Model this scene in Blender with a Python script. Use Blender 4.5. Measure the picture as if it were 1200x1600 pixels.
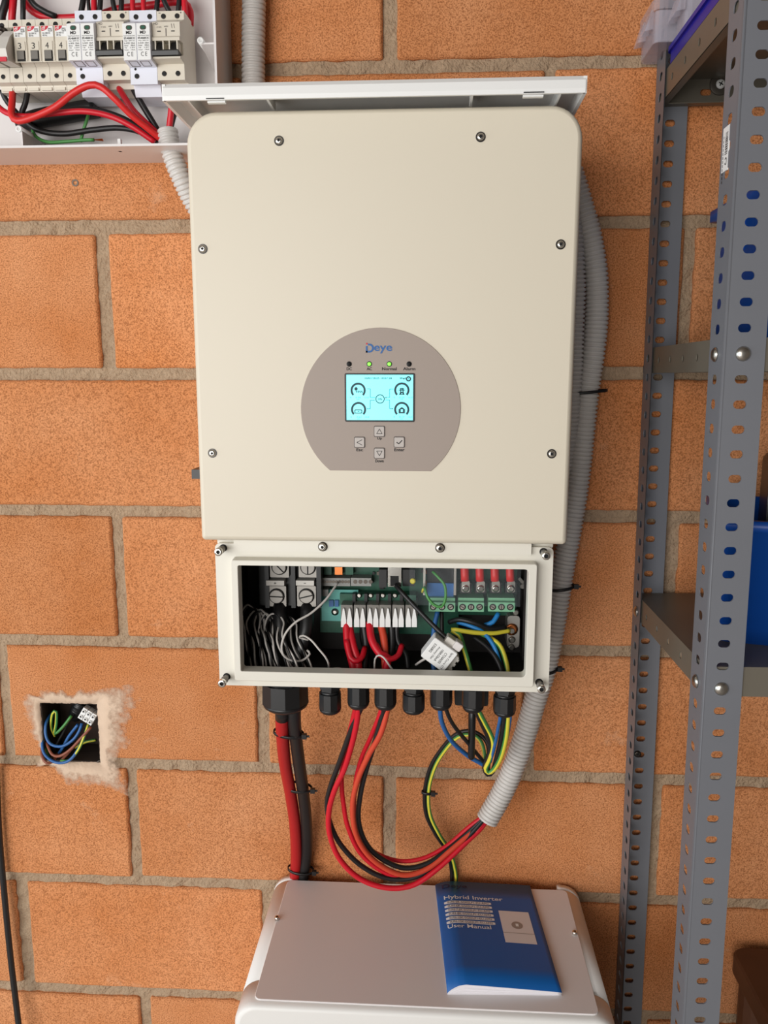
import bpy, bmesh, math, random
from mathutils import Vector, Matrix
random.seed(7)
SC = bpy.context.scene
COL = SC.collection
for o in list(bpy.data.objects): bpy.data.objects.remove(o)
PI = math.pi

# ------------------------------------------------------------------ camera
F = 1250.0
PITCH, YAW, ROLL = math.radians(9.549), math.radians(3.3037), math.radians(0.035)
CAM = Vector((0.0, -1.1359, 1.5))
FW = Vector((-math.sin(YAW)*math.cos(PITCH), math.cos(YAW)*math.cos(PITCH), -math.sin(PITCH)))
RT0 = Vector((math.cos(YAW), math.sin(YAW), 0)); UP0 = RT0.cross(FW)
RT = math.cos(ROLL)*RT0+math.sin(ROLL)*UP0; UP = -math.sin(ROLL)*RT0+math.cos(ROLL)*UP0
cd = bpy.data.cameras.new('camera'); co = bpy.data.objects.new('camera', cd); COL.objects.link(co)
cd.sensor_fit = 'VERTICAL'; cd.sensor_height = 24.0; cd.lens = F/1600*24.0; cd.clip_start = 0.02
co.matrix_world = Matrix(((RT.x, UP.x, -FW.x, CAM.x), (RT.y, UP.y, -FW.y, CAM.y), (RT.z, UP.z, -FW.z, CAM.z), (0, 0, 0, 1)))
SC.camera = co
def ray(x, y): return FW+RT*((x-600)/F)-UP*((y-800)/F)
def PY(x, y, yy): d = ray(x, y); return CAM+d*((yy-CAM.y)/d.y)      # pixel -> point on plane y = yy
def PZ(x, y, zz): d = ray(x, y); return CAM+d*((zz-CAM.z)/d.z)      # pixel -> point on plane z = zz
def PXX(x, y, xx): d = ray(x, y); return CAM+d*((xx-CAM.x)/d.x)
def dep(p): return (Vector(p)-CAM).dot(FW)

# ------------------------------------------------------------------ world, lights, exposure
w = bpy.data.worlds.new('world'); SC.world = w; w.use_nodes = True
w.node_tree.nodes['Background'].inputs[0].default_value = (1.0, 0.94, 0.87, 1)
w.node_tree.nodes['Background'].inputs[1].default_value = 0.25
def area(name, loc, target, sx, sy, power, col):
    l = bpy.data.lights.new(name, 'AREA'); l.shape = 'RECTANGLE'; l.size = sx; l.size_y = sy; l.energy = power; l.color = col
    o = bpy.data.objects.new(name, l); COL.objects.link(o); o.location = loc
    o.rotation_euler = (Vector(target)-Vector(loc)).to_track_quat('-Z', 'Y').to_euler(); return o
area('open_garage_door_daylight', (-1.6, -3.05, 1.4), (0, 0, 1.2), 2.8, 2.0, 100, (1.0, 0.985, 0.965))
area('side_doorway_daylight', (-2.9, -1.1, 1.25), (0, -.2, 1.2), 1.1, 2.0, 22, (0.74, 0.88, 1.0))
SC.view_settings.view_transform = 'Standard'; SC.view_settings.look = 'None'
SC.view_settings.exposure = 0.0; SC.view_settings.gamma = 1.0; SC.view_settings.use_curve_mapping = False

# ------------------------------------------------------------------ materials
def lin(c): c /= 255.0; return c/12.92 if c <= .04045 else ((c+.055)/1.055)**2.4
def L3(rgb, k=1.0): return (min(1, lin(rgb[0])*k), min(1, lin(rgb[1])*k), min(1, lin(rgb[2])*k), 1)
MATS = {}
def M(name, rgb, rough=.5, metal=0.0, bump=None, var=0.0, spec=None, emit=0, alpha=None, trans=0, coat=0, vscale=12):
    m = bpy.data.materials.new(name); m.use_nodes = True; nt = m.node_tree; b = nt.nodes['Principled BSDF']
    c = L3(rgb); b.inputs['Base Color'].default_value = c
    b.inputs['Roughness'].default_value = rough; b.inputs['Metallic'].default_value = metal
    if spec is not None: b.inputs['Specular IOR Level'].default_value = spec
    if coat: b.inputs['Coat Weight'].default_value = coat
    if emit: b.inputs['Emission Color'].default_value = c; b.inputs['Emission Strength'].default_value = emit
    if trans: b.inputs['Transmission Weight'].default_value = trans
    if alpha is not None: b.inputs['Alpha'].default_value = alpha
    if bump or var:
        tc = nt.nodes.new('ShaderNodeTexCoord')
        if bump:
            n = nt.nodes.new('ShaderNodeTexNoise'); n.inputs['Scale'].default_value = bump[0]; n.inputs['Detail'].default_value = 3
            nt.links.new(tc.outputs['Object'], n.inputs['Vector'])
            bp = nt.nodes.new('ShaderNodeBump'); bp.inputs['Strength'].default_value = bump[1]; bp.inputs['Distance'].default_value = bump[2]
            nt.links.new(n.outputs[0], bp.inputs['Height']); nt.links.new(bp.outputs[0], b.inputs['Normal'])
        if var:
            n = nt.nodes.new('ShaderNodeTexNoise'); n.inputs['Scale'].default_value = vscale; n.inputs['Detail'].default_value = 4
            nt.links.new(tc.outputs['Object'], n.inputs['Vector'])
            mx = nt.nodes.new('ShaderNodeMix'); mx.data_type = 'RGBA'
            mx.inputs[6].default_value = tuple(v*(1-var) for v in c[:3])+(1,); mx.inputs[7].default_value = tuple(min(1, v*(1+var)) for v in c[:3])+(1,)
            nt.links.new(n.outputs[0], mx.inputs[0]); nt.links.new(mx.outputs[2], b.inputs['Base Color'])
    MATS[name] = m; return m

def brick_material():
    m = bpy.data.materials.new('brick_clay'); m.use_nodes = True; nt = m.node_tree; N = nt.nodes; K = nt.links; b = N['Principled BSDF']
    b.inputs['Roughness'].default_value = .93; b.inputs['Specular IOR Level'].default_value = .12
    tc = N.new('ShaderNodeTexCoord'); oi = N.new('ShaderNodeObjectInfo')
    def noise(s, d=3, r=.6):
        n = N.new('ShaderNodeTexNoise'); n.inputs['Scale'].default_value = s; n.inputs['Detail'].default_value = d; n.inputs['Roughness'].default_value = r
        K.new(tc.outputs['Object'], n.inputs['Vector']); return n
    def ramp(src, stops):
        r = N.new('ShaderNodeValToRGB'); e = r.color_ramp.elements
        e[0].position, e[0].color = stops[0]; e[1].position, e[1].color = stops[-1]
        for s in stops[1:-1]: x = e.new(s[0]); x.color = s[1]
        K.new(src, r.inputs[0]); return r
    def mix(f, a, c, mode='MIX'):
        x = N.new('ShaderNodeMix'); x.data_type = 'RGBA'; x.blend_type = mode
        if isinstance(f, float): x.inputs[0].default_value = f
        else: K.new(f, x.inputs[0])
        for i, v in ((6, a), (7, c)):
            if isinstance(v, tuple): x.inputs[i].default_value = v
            else: K.new(v, x.inputs[i])
        return x.outputs[2]
    big = ramp(noise(5, 4).outputs[0], [(.32, L3((201, 129, 78))), (.68, L3((217, 153, 107)))])
    rnd = ramp(oi.outputs['Random'], [(0, (.88, .85, .82, 1)), (1, (1.06, 1.04, 1.04, 1))])
    c = mix(1.0, big.outputs[0], rnd.outputs[0], 'MULTIPLY')
    grain = ramp(noise(500, 2, .75).outputs[0], [(.36, (.52, .45, .40, 1)), (.5, (1, 1, 1, 1)), (.64, (1.24, 1.28, 1.34, 1))])
    c = mix(.85, c, grain.outputs[0], 'MULTIPLY')
    v = N.new('ShaderNodeTexVoronoi'); v.inputs['Scale'].default_value = 230; K.new(tc.outputs['Object'], v.inputs['Vector'])
    pit = ramp(v.outputs['Distance'], [(.10, (1, 1, 1, 1)), (.2, (0, 0, 0, 1))])
    msk = ramp(noise(60, 2).outputs[0], [(.5, (0, 0, 0, 1)), (.6, (1, 1, 1, 1))])
    pm = mix(1.0, pit.outputs[0], msk.outputs[0], 'MULTIPLY')
    c = mix(pm, c, L3((128, 70, 38)))
    sal = ramp(noise(9, 5, .7).outputs[0], [(.62, (0, 0, 0, 1)), (.80, (.55, .55, .55, 1))])     # pale lime bloom
    c = mix(sal.outputs[0], c, L3((224, 190, 160)))
    K.new(c, b.inputs['Base Color'])
    bp = N.new('ShaderNodeBump'); bp.inputs['Strength'].default_value = .55; bp.inputs['Distance'].default_value = .0015
    K.new(noise(500, 2, .75).outputs[0], bp.inputs['Height']); K.new(bp.outputs[0], b.inputs['Normal'])
    return m
BRICK = brick_material()
MORTAR = M('mortar_sand', (174, 150, 124), .97, bump=(260, 1.0, .004), var=.28, vscale=160, spec=.1)
def plaster_material():
    m = M('lime_plaster', (216, 190, 166), .95, bump=(120, .5, .002), var=.12, vscale=45, spec=.1); nt = m.node_tree; N = nt.nodes; K = nt.links
    at = N.new('ShaderNodeVertexColor'); at.layer_name = 'fade'; tc = N.new('ShaderNodeTexCoord')
    n = N.new('ShaderNodeTexNoise'); n.inputs['Scale'].default_value = 75; n.inputs['Detail'].default_value = 6; n.inputs['Roughness'].default_value = .7; K.new(tc.outputs['Object'], n.inputs['Vector'])
    a = N.new('ShaderNodeMath'); a.operation = 'ADD'; K.new(at.outputs[0], a.inputs[0]); K.new(n.outputs[0], a.inputs[1])
    r = N.new('ShaderNodeMapRange'); r.inputs[1].default_value = .50; r.inputs[2].default_value = .95; K.new(a.outputs[0], r.inputs[0])      # thin, broken edge of the smear
    K.new(r.outputs[0], N['Principled BSDF'].inputs['Alpha']); return m
PLASTER = plaster_material()
CONC = M('grey_concrete', (168, 162, 156), .9, bump=(40, .3, .004), var=.15)
CEIL = M('ceiling_paint', (120, 112, 104), .9)
CREAM = M('cream_powder_coat', (218, 209, 190), .42, bump=(500, .06, .0004))
CREAM2 = M('cream_frame_paint', (224, 220, 208), .4)
WHITE = M('white_powder_coat', (234, 232, 228), .4)
WPLATE = M('white_satin_plate', (228, 222, 220), .33)
ABS = M('white_plastic', (224, 219, 217), .42)
ABSW = M('bright_white_plastic', (236, 236, 234), .4)
GREYP = M('light_grey_plastic', (214, 210, 202), .45)
BEIGE = M('beige_plastic', (217, 209, 193), .45)
BLUEW = M('cool_white_plastic', (226, 228, 238), .4)
TAUPE = M('taupe_overlay', (160, 146, 136), .5)
BLACK = M('black_plastic', (24, 24, 25), .38)
BLACKM = M('matt_black', (12, 12, 12), .7)
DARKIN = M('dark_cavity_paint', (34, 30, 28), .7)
RUBB = M('black_cable_rubber', (26, 25, 26), .45)
RED = M('red_cable', (206, 20, 40), .42)
RED2 = M('bright_red_cable', (214, 38, 36), .42)
DRED = M('deep_red_cable', (176, 22, 26), .45)
ORNG = M('orange_red_cable', (206, 70, 44), .45)
BLUEC = M('blue_cable', (40, 96, 158), .42)
BLUEBR = M('bright_blue_cable', (38, 128, 196), .42)
GREEN = M('green_cable', (72, 142, 70), .42)
YELL = M('yellow_cable', (222, 208, 66), .42)
BROWN = M('brown_cable', (140, 78, 56), .45)
GREYW = M('grey_white_wire', (205, 200, 194), .45)
STEEL = M('zinc_steel', (196, 192, 184), .28, 1.0)
STEELD = M('dark_steel', (92, 86, 80), .4, 1.0)
ZINC = M('dull_zinc', (158, 154, 148), .5, .7)
CHROME = M('chrome', (225, 222, 215), .15, 1.0)
POST = M('grey_painted_angle', (116, 118, 124), .45, .1, var=.08, vscale=8)
SHELF = M('grey_shelf_sheet', (118, 112, 100), .42, .3, var=.12, vscale=10)
CONDU = M('grey_corrugated_pvc', (204, 200, 195), .42)
PCB = M('green_circuit_board', (20, 84, 62), .45, var=.25, vscale=220)
PCBL = M('pale_green_circuit_board', (90, 170, 160), .45, var=.2, vscale=120)
TGREEN = M('green_terminal', (122, 180, 142), .5)
TGREY = M('grey_terminal', (150, 150, 146), .5)
CLEARH = M('smoky_housing', (120, 116, 110), .3)
BLUER = M('blue_relay', (52, 106, 168), .4)
COPPER = M('copper', (200, 120, 70), .35, 1.0)
SCREEN = M('lit_lcd', (126, 246, 252), .3, emit=.78)
INK = M('dark_teal_ink', (10, 58, 70), .5)
INKL = M('faint_teal_ink', (64, 176, 190), .5)
INKB = M('black_ink', (28, 26, 26), .6)
INKG = M('grey_ink', (92, 84, 80), .6)
LOGO = M('logo_blue', (18, 92, 160), .45)
LOGOD = M('logo_navy', (14, 28, 66), .45)
REDINK = M('red_ink', (204, 40, 58), .5)
LEDG = M('lit_green_led', (120, 240, 70), .3, emit=1.6)
BTN = M('grey_button', (186, 178, 172), .4)
BOOK = M('blue_cover', (10, 92, 166), .42, coat=0)
PAPER = M('white_paper', (236, 232, 236), .6)
BIN = M('blue_bin_plastic', (14, 74, 160), .4)
BINB = M('deep_blue_plastic', (18, 30, 150), .35)
WOODD = M('dark_wood', (84, 50, 30), .5, bump=(30, .2, .002), var=.35, vscale=20)
def clear_mat(name, rgb, a, rough):
    m = bpy.data.materials.new(name); m.use_nodes = True; nt = m.node_tree; b = nt.nodes['Principled BSDF']
    b.inputs['Base Color'].default_value = L3(rgb); b.inputs['Roughness'].default_value = rough; b.inputs['Alpha'].default_value = a; return m
CLEARP = clear_mat('clear_frosted_plastic', (205, 200, 212), .34, .25)
CLEARS = clear_mat('clear_sheet', (190, 200, 205), .035, .08)

# ------------------------------------------------------------------ mesh builder
class MB:
    def __init__(s): s.v = []; s.f = []; s.m = []; s.mats = []; s.cm = 0; s.sm = []; s.smooth = False
    def use(s, mat, smooth=None):
        if mat not in s.mats: s.mats.append(mat)
        s.cm = s.mats.index(mat)
        if smooth is not None: s.smooth = smooth
        return s
    def add(s, vs, fs, mi=None):
        o = len(s.v); s.v += [Vector(p) for p in vs]
        for f in fs: s.f.append([i+o for i in f]); s.m.append(s.cm if mi is None else mi); s.sm.append(s.smooth)
    def box(s, a, b, rot=None, c=None):
        x0, x1 = sorted((a[0], b[0])); y0, y1 = sorted((a[1], b[1])); z0, z1 = sorted((a[2], b[2]))
        vs = [Vector((x, y, z)) for z in (z0, z1) for y in (y0, y1) for x in (x0, x1)]
        if rot is not None:
            c = Vector(c) if c is not None else (vs[0]+vs[7])/2; vs = [rot @ (v-c)+c for v in vs]
        sm = s.smooth; s.smooth = False
        s.add(vs, [(0, 2, 3, 1), (4, 5, 7, 6), (0, 1, 5, 4), (2, 6, 7, 3), (0, 4, 6, 2), (1, 3, 7, 5)]); s.smooth = sm; return s
    def loft(s, rings, cap0=True, cap1=True):
        n = len(rings[0]); o = len(s.v); vs = [p for r in rings for p in r]; fs = []
        for i in range(len(rings)-1):
            for j in range(n):
                k = (j+1) % n; fs.append((i*n+j, i*n+k, (i+1)*n+k, (i+1)*n+j))
        s.add(vs, fs)
        sm = s.smooth; s.smooth = False
        if cap0: s.add([], []); s.f.append([o+j for j in range(n)][::-1]); s.m.append(s.cm); s.sm.append(False)
        if cap1: t = o+(len(rings)-1)*n; s.f.append([t+j for j in range(n)]); s.m.append(s.cm); s.sm.append(False)
        s.smooth = sm; return s
    def lathe(s, p, axis, prof, n=16, cap0=True, cap1=True, ph=0):      # prof: (distance along axis, radius)
        a = Vector(axis).normalized(); u = a.orthogonal().normalized()
        if abs(a.x) < .9: u = (Vector((1, 0, 0))-a*a.x).normalized()
        vv = a.cross(u); p = Vector(p)
        return s.loft([[p+a*d+(u*math.cos(ph+2*PI*j/n)+vv*math.sin(ph+2*PI*j/n))*r for j in range(n)] for d, r in prof], cap0, cap1)
    def cyl(s, p0, p1, r, n=14, r1=None):
        p0 = Vector(p0); p1 = Vector(p1); return s.lathe(p0, p1-p0, [(0, r), ((p1-p0).length, r if r1 is None else r1)], n)
    def tube(s, pts, r, n=10, rf=None, caps=True, step=None, seg_mat=None, a0=0.0):
        rings, _ = sweep(pts, r, n, rf, step, a0)
        o = len(s.f); s.smooth = True; s.loft(rings, caps, caps); s.smooth = False
        if seg_mat:
            nr = len(rings)
            for i in range(nr-1):
                for j in range(n): s.m[o+i*n+j] = seg_mat(j)
        return s
    def prism(s, poly, y0, y1, ax='y', bev=0.0):            # poly: (x,z) outline, extruded along y (or x / z)
        def P(a, b, d): return (a, d, b) if ax == 'y' else ((d, a, b) if ax == 'x' else (a, b, d))
        if bev:
            q = offset(poly, -bev); sg = 1 if y1 > y0 else -1
            return s.loft([[P(a, b, y0) for a, b in poly], [P(a, b, y1-sg*bev) for a, b in poly], [P(a, b, y1) for a, b in q]])
        return s.loft([[P(a, b, y0) for a, b in poly], [P(a, b, y1) for a, b in poly]])
    def ring(s, outer, inner, y0, y1):                       # frame between two equal-count outlines, extruded along y
        n = len(outer)
        vs = [(a, y0, b) for a, b in outer]+[(a, y0, b) for a, b in inner]+[(a, y1, b) for a, b in outer]+[(a, y1, b) for a, b in inner]
        fs = []
        for j in range(n):
            k = (j+1) % n
            fs += [(j, k, n+k, n+j), (2*n+j, 3*n+j, 3*n+k, 2*n+k), (j, 2*n+j, 2*n+k, k), (n+j, n+k, 3*n+k, 3*n+j)]
        s.add(vs, fs); return s
    def mesh(s, name, off=Vector((0, 0, 0)), mats=None):
        me = bpy.data.meshes.new(name); off = Vector(off)
        me.from_pydata([tuple(v-off) for v in s.v], [], s.f)
        for m in (mats or s.mats): me.materials.append(m)
        if len(s.f) == len(me.polygons):
            me.polygons.foreach_set('material_index', s.m); me.polygons.foreach_set('use_smooth', s.sm)
        bm = bmesh.new(); bm.from_mesh(me); bmesh.ops.recalc_face_normals(bm, faces=bm.faces); bm.to_mesh(me); bm.free()
        return me

def smoothpath(pts, step):
    pts = [Vector(p) for p in pts]
    P = [pts[0]*2-pts[1]]+pts+[pts[-1]*2-pts[-2]]; out = []
    for i in range(1, len(P)-2):
        p0, p1, p2, p3 = P[i-1:i+3]; k = max(2, int((p2-p1).length/step))
        for j in range(k):
            t = j/k; out.append(.5*((2*p1)+(p2-p0)*t+(2*p0-5*p1+4*p2-p3)*t*t+(3*p1-p0-3*p2+p3)*t**3))
    out.append(pts[-1].copy()); return out
def sweep(pts, r, n, rf=None, step=None, a0=0.0):
    path = smoothpath(pts, step or max(.004, r*1.2)); rings = []; L = 0
    T = [(path[min(i+1, len(path)-1)]-path[max(i-1, 0)]).normalized() for i in range(len(path))]
    u = T[0].cross(Vector((0, 1, 0)))
    if u.length < .1: u = T[0].orthogonal()
    u.normalize()
    for i, p in enumerate(path):
        if i: L += (p-path[i-1]).length
        u = (u-T[i]*u.dot(T[i])).normalized(); v = T[i].cross(u); rr = rf(L) if rf else r
        rings.append([p+(u*math.cos(a0+2*PI*j/n)+v*math.sin(a0+2*PI*j/n))*rr for j in range(n)])
    return rings, path
def offset(poly, d):          # outward for d > 0 (miter), any winding
    n = len(poly); A = sum(poly[i][0]*poly[(i+1) % n][1]-poly[(i+1) % n][0]*poly[i][1] for i in range(n)); sg = 1 if A > 0 else -1
    out = []
    for i in range(n):
        p, c, q = Vector(poly[i-1]), Vector(poly[i]), Vector(poly[(i+1) % n])
        a = (c-p).normalized(); b = (q-c).normalized()
        na = Vector((a.y, -a.x))*sg; nb = Vector((b.y, -b.x))*sg; m = na+nb
        m = m/max(.3, m.length_squared)*2 if m.length > 1e-4 else na
        out.append(tuple(c+m*d))
    return out
def rrect(x0, x1, z0, z1, r, n=6):      # r: one radius or (bl, br, tr, tl)
    if not isinstance(r, (tuple, list)): r = (r,)*4
    pts = []
    for (cx, cz, sx, sz, a, rr) in ((x0, z0, 1, 1, PI, r[0]), (x1, z0, -1, 1, 1.5*PI, r[1]), (x1, z1, -1, -1, 0, r[2]), (x0, z1, 1, -1, .5*PI, r[3])):
        for i in range(n+1):
            t = a+i/n*PI/2; pts.append((cx+sx*rr+rr*math.cos(t), cz+sz*rr+rr*math.sin(t)))
    return pts
def circ(cx, cz, r, n=24, a0=0): return [(cx+r*math.cos(a0+2*PI*i/n), cz+r*math.sin(a0+2*PI*i/n)) for i in range(n)]

# ------------------------------------------------------------------ object helpers
def tag(o, label, cat, group=None):
    o['label'] = label; o['category'] = cat
    if group: o['group'] = group
    return o
def root(name, loc, label, cat, group=None):
    o = bpy.data.objects.new(name, None); COL.objects.link(o); o.location = loc; o.empty_display_size = .02
    return tag(o, label, cat, group)
def worg(o):
    v = Vector((0, 0, 0))
    while o is not None: v += o.location; o = o.parent
    return v
def part(name, mb, parent, label=None):           # mesh given in world coordinates, hung under its thing
    o = bpy.data.objects.new(name, mb.mesh(name, worg(parent))); COL.objects.link(o); o.parent = parent
    if label: o['label'] = label
    return o
def inst(name, me, parent, loc, rot=None):        # shared mesh, world location
    o = bpy.data.objects.new(name, me); COL.objects.link(o); o.parent = parent
    o.location = Vector(loc)-(worg(parent) if parent else Vector((0, 0, 0)))
    if rot: o.rotation_euler = rot
    return o
def single(name, mb, label, cat, group=None):
    c = sum(mb.v, Vector((0, 0, 0)))/len(mb.v); c.z = min(v.z for v in mb.v)
    o = bpy.data.objects.new(name, mb.mesh(name, c)); COL.objects.link(o); o.location = c
    return tag(o, label, cat, group)
def struct(name, mb):
    o = bpy.data.objects.new(name, mb.mesh(name)); COL.objects.link(o); o['kind'] = 'structure'; return o
_tc = {}
def text_geo(s, bold=0.0):
    if (s, bold) in _tc: return _tc[(s, bold)]
    cu = bpy.data.curves.new('t', 'FONT'); cu.body = s; cu.resolution_u = 3; cu.offset = bold
    ob = bpy.data.objects.new('t', cu); me = ob.to_mesh()
    vs = [v.co.copy() for v in me.vertices]; fs = [tuple(p.vertices) for p in me.polygons]
    ob.to_mesh_clear(); bpy.data.objects.remove(ob); bpy.data.curves.remove(cu)
    x0 = min(v.x for v in vs); x1 = max(v.x for v in vs); y0 = min(v.y for v in vs); y1 = max(v.y for v in vs)
    _tc[(s, bold)] = (vs, fs, x0, x1, y0, y1); return _tc[(s, bold)]
def text(mb, s, c, w, h=None, u=(1, 0, 0), v=(0, 0, 1), bold=0.0, fn=None):     # fits s into w x h centred on c
    vs, fs, x0, x1, y0, y1 = text_geo(s, bold); k = w/(x1-x0); kv = k if h is None else h/(y1-y0)
    u = Vector(u); v = Vector(v); c = Vector(c); cx = (x0+x1)/2; cy = (y0+y1)/2
    pts = [c+u*((p.x-cx)*k)+v*((p.y-cy)*kv) for p in vs]
    if fn: pts = [fn(p) for p in pts]
    mb.add(pts, fs)

# ------------------------------------------------------------------ the setting: wall of large clay bricks
def jit(poly, step, amp, rnd):
    out = []; n = len(poly)
    for i in range(n):
        a = Vector(poly[i]); b = Vector(poly[(i+1) % n]); k = max(1, int((b-a).length/step)); d = (b-a).normalized(); nn = Vector((d.y, -d.x))
        for j in range(k):
            out.append(tuple(a+(b-a)*(j/k)+nn*(rnd.uniform(-amp, amp) if j else 0)))
    return out
hA, hB = PY(62, 1097, 0), PY(158, 1192, 0)
HX0, HX1, HZ0, HZ1 = hA.x, hB.x, hB.z, hA.z               # opening of the recessed junction box
Z0 = 1.5+.4054
mb = MB().use(MORTAR); st = .0125; nx = int(2.4/st); nz = int(2.6/st); gx0 = -1.2; rnd = random.Random(3)
ok = lambda x, z: not (HX0-.004 < x < HX1+.004 and HZ0-.004 < z < HZ1+.004)
vs = []; fs = []
for j in range(nz+1):
    for i in range(nx+1):
        vs.append((gx0+i*st, .006+rnd.uniform(-.0022, .0022), j*st))
for j in range(nz):
    for i in range(nx):
        if ok(gx0+(i+.5)*st, (j+.5)*st): a = j*(nx+1)+i; fs.append((a, a+1, a+nx+2, a+nx+1))
mb.add(vs, fs)
mb.box((-1.2, .075, 0), (1.2, .2, 2.6))
WALL = struct('wall_back', mb)
rnd = random.Random(11); P = .4025; J = .0175
for k in range(-3, 10):                                    # course k lies between joints k and k+1
    zt = Z0-k*.2-J/2; zb = Z0-(k+1)*.2+J/2
    base = -.0575 if k % 2 else .152
    for i in range(-4, 4):
        x0 = base+i*P+J/2+rnd.uniform(-.002, .002); x1 = base+(i+1)*P-J/2+rnd.uniform(-.002, .002)
        if x1 < -1.2 or x0 > 1.2 or zb < 0 and zt < .05: continue
        zz0 = max(zb, .0)+rnd.uniform(-.0015, .0015); zz1 = min(zt, 2.6)+rnd.uniform(-.0015, .0015)
        if k == 4 and x0 < HX0 and x1 > HX1:
            poly = [(x0, zz0), (HX0, zz0), (HX0, HZ1), (HX1, HZ1), (HX1, zz0), (x1, zz0), (x1, zz1), (x0, zz1)]
        else:
            poly = rrect(x0, x1, zz0, zz1, .0035, 2)
        poly = jit(poly, .014, .0008, rnd); dy = rnd.uniform(-.0012, .0012)
        b = MB().use(BRICK); q1 = offset(poly, -.0016); q2 = offset(poly, -.0035)
        b.loft([[(a, .014, c) for a, c in poly], [(a, .0035+dy, c) for a, c in poly], [(a, .0012+dy, c) for a, c in q1], [(a, dy, c) for a, c in q2]])
        part('brick', b, WALL)
# old plaster smeared around the junction box opening
mb = MB().use(PLASTER); cx, cz = (HX0+HX1)/2, (HZ0+HZ1)/2; hw, hh = (HX1-HX0)/2, (HZ1-HZ0)/2; n = 120; rnd = random.Random(5)
ctl = [(0, 1.80), (.25, 1.75), (.5, 1.95), (.72, 2.15), (.9, 1.6), (1.2, 1.42), (1.57, 1.38), (1.9, 1.42), (2.2, 1.45), (2.36, 1.4), (2.7, 1.42), (3.0, 1.32), (3.14, 1.22), (3.6, 1.12), (3.9, 1.15), (4.2, 1.25), (4.5, 1.62), (4.8, 1.8), (5.1, 1.85), (5.35, 2.1), (5.5, 1.75), (5.8, 1.5), (6.1, 1.65), (6.2832, 1.8)]
def rr(a):
    for (a0, r0), (a1, r1) in zip(ctl, ctl[1:]):
        if a0 <= a <= a1: return r0+(r1-r0)*(a-a0)/(a1-a0)
    return 1.5
inn, mid, out, rim = [], [], [], []
ph = [rnd.uniform(0, 6) for _ in range(4)]
for i in range(n):
    a = 2*PI*i/n; c, s_ = math.cos(a), math.sin(a); m = 1/max(abs(c), abs(s_))
    k = max(1.06, rr(a)*(.72+.28/m)*1.0+.07*math.sin(9*a+ph[0])+.05*math.sin(17*a+ph[1])+.04*math.sin(31*a+ph[2]))
    i1 = 1.0+rnd.uniform(-.015, .015)
    inn.append((cx+c*m*hw*i1, -.0018, cz+s_*m*hh*i1)); rim.append((cx+c*m*hw*i1, .03, cz+s_*m*hh*i1))
    mid.append((cx+c*m*hw*(1+(k-1)*.5), -.0021+rnd.uniform(-.0003, .0003), cz+s_*m*hh*(1+(k-1)*.5)))
    out.append((cx+c*m*hw*(1+(k-1)*1.5), -.0014, cz+s_*m*hh*k))
mb.smooth = True; mb.loft([rim, inn, mid, out], False, False); o = part('plaster_patch', mb, WALL, 'pale plaster smeared around junction box opening')
ca = o.data.color_attributes.new('fade', 'FLOAT_COLOR', 'POINT')
for i in range(len(o.data.vertices)): f = (1, 1, .40, -.1)[i//n]; ca.data[i].color = (f, f, f, 1)
mb = MB().use(M('grey_plug', (120, 108, 96), .8)); p = PY(118, 286, 0); mb.lathe((p.x, .002, p.z), (0, -1, 0), [(0, .0048), (.0035, .0048), (.0035, .0028), (.001, .0026)], 14, True, False)
mb.use(BLACKM); mb.lathe((p.x, .002, p.z), (0, -1, 0), [(0, .0027), (.0018, .0027)], 12); part('wall_plug', mb, WALL, 'small grey screw plug with dark hole')
mb = MB().use(CONC).box((-4, -5, -.05), (2.2, .2, 0)); struct('floor', mb)
mb = MB().use(CEIL).box((-4, -5, 2.6), (2.2, .2, 2.7)); struct('ceiling', mb)
mb = MB().use(CEIL).box((2.1, -5, 0), (2.2, 0, 2.6)); struct('wall_right', mb)

# ------------------------------------------------------------------ cable helpers
def pxp(pts, y=None): return [PY(p[0], p[1], p[2] if len(p) > 2 else y) for p in pts]
def cable(name, pts, wpx, mat, label, group=None, stripe=None, a0=0.0, n=10, cat='cable', refi=None, win=None, nin=4):
    W = pxp(pts); ref = W[len(W)//2 if refi is None else refi]; r = wpx/2*dep(ref)/F
    mb = MB().use(mat)
    if stripe:
        mb.use(stripe[0]); mb.use(mat)      # slot 0 jacket, slot 1 stripe
        lo, hi = stripe[1], stripe[2]
        mb.tube(W, r, 12, seg_mat=lambda j: 1 if (j-lo) % 12 < hi-lo else 0, a0=a0)
    elif win:
        L0 = sum((W[i+1]-W[i]).length for i in range(nin)); rb = r*win/wpx
        mb.tube(W, r, 12, rf=lambda L: rb if L < L0 else max(r, rb-(L-L0)*.2))
    else: mb.tube(W, r, n)
    return single(name, mb, label, cat, group)
def corrugated(name, pts, wpx, label, pitch=.0056, depth=.0024, hollow=True, refi=None):
    W = pxp(pts); r = wpx/2*dep(W[len(W)//2 if refi is None else refi])/F
    def rf(L):
        t = (L/pitch) % 1.0; return r-(depth if t > .66 else (depth*.25 if t < .1 or t > .56 else 0))
    mb = MB().use(CONDU); mb.tube(W, r, 20, rf=rf, step=pitch/8, caps=False)
    if hollow: mb.use(BLACKM); mb.tube(W, r-depth*1.4, 14, step=.02, caps=False)
    return single(name, mb, label, 'conduit')
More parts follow.
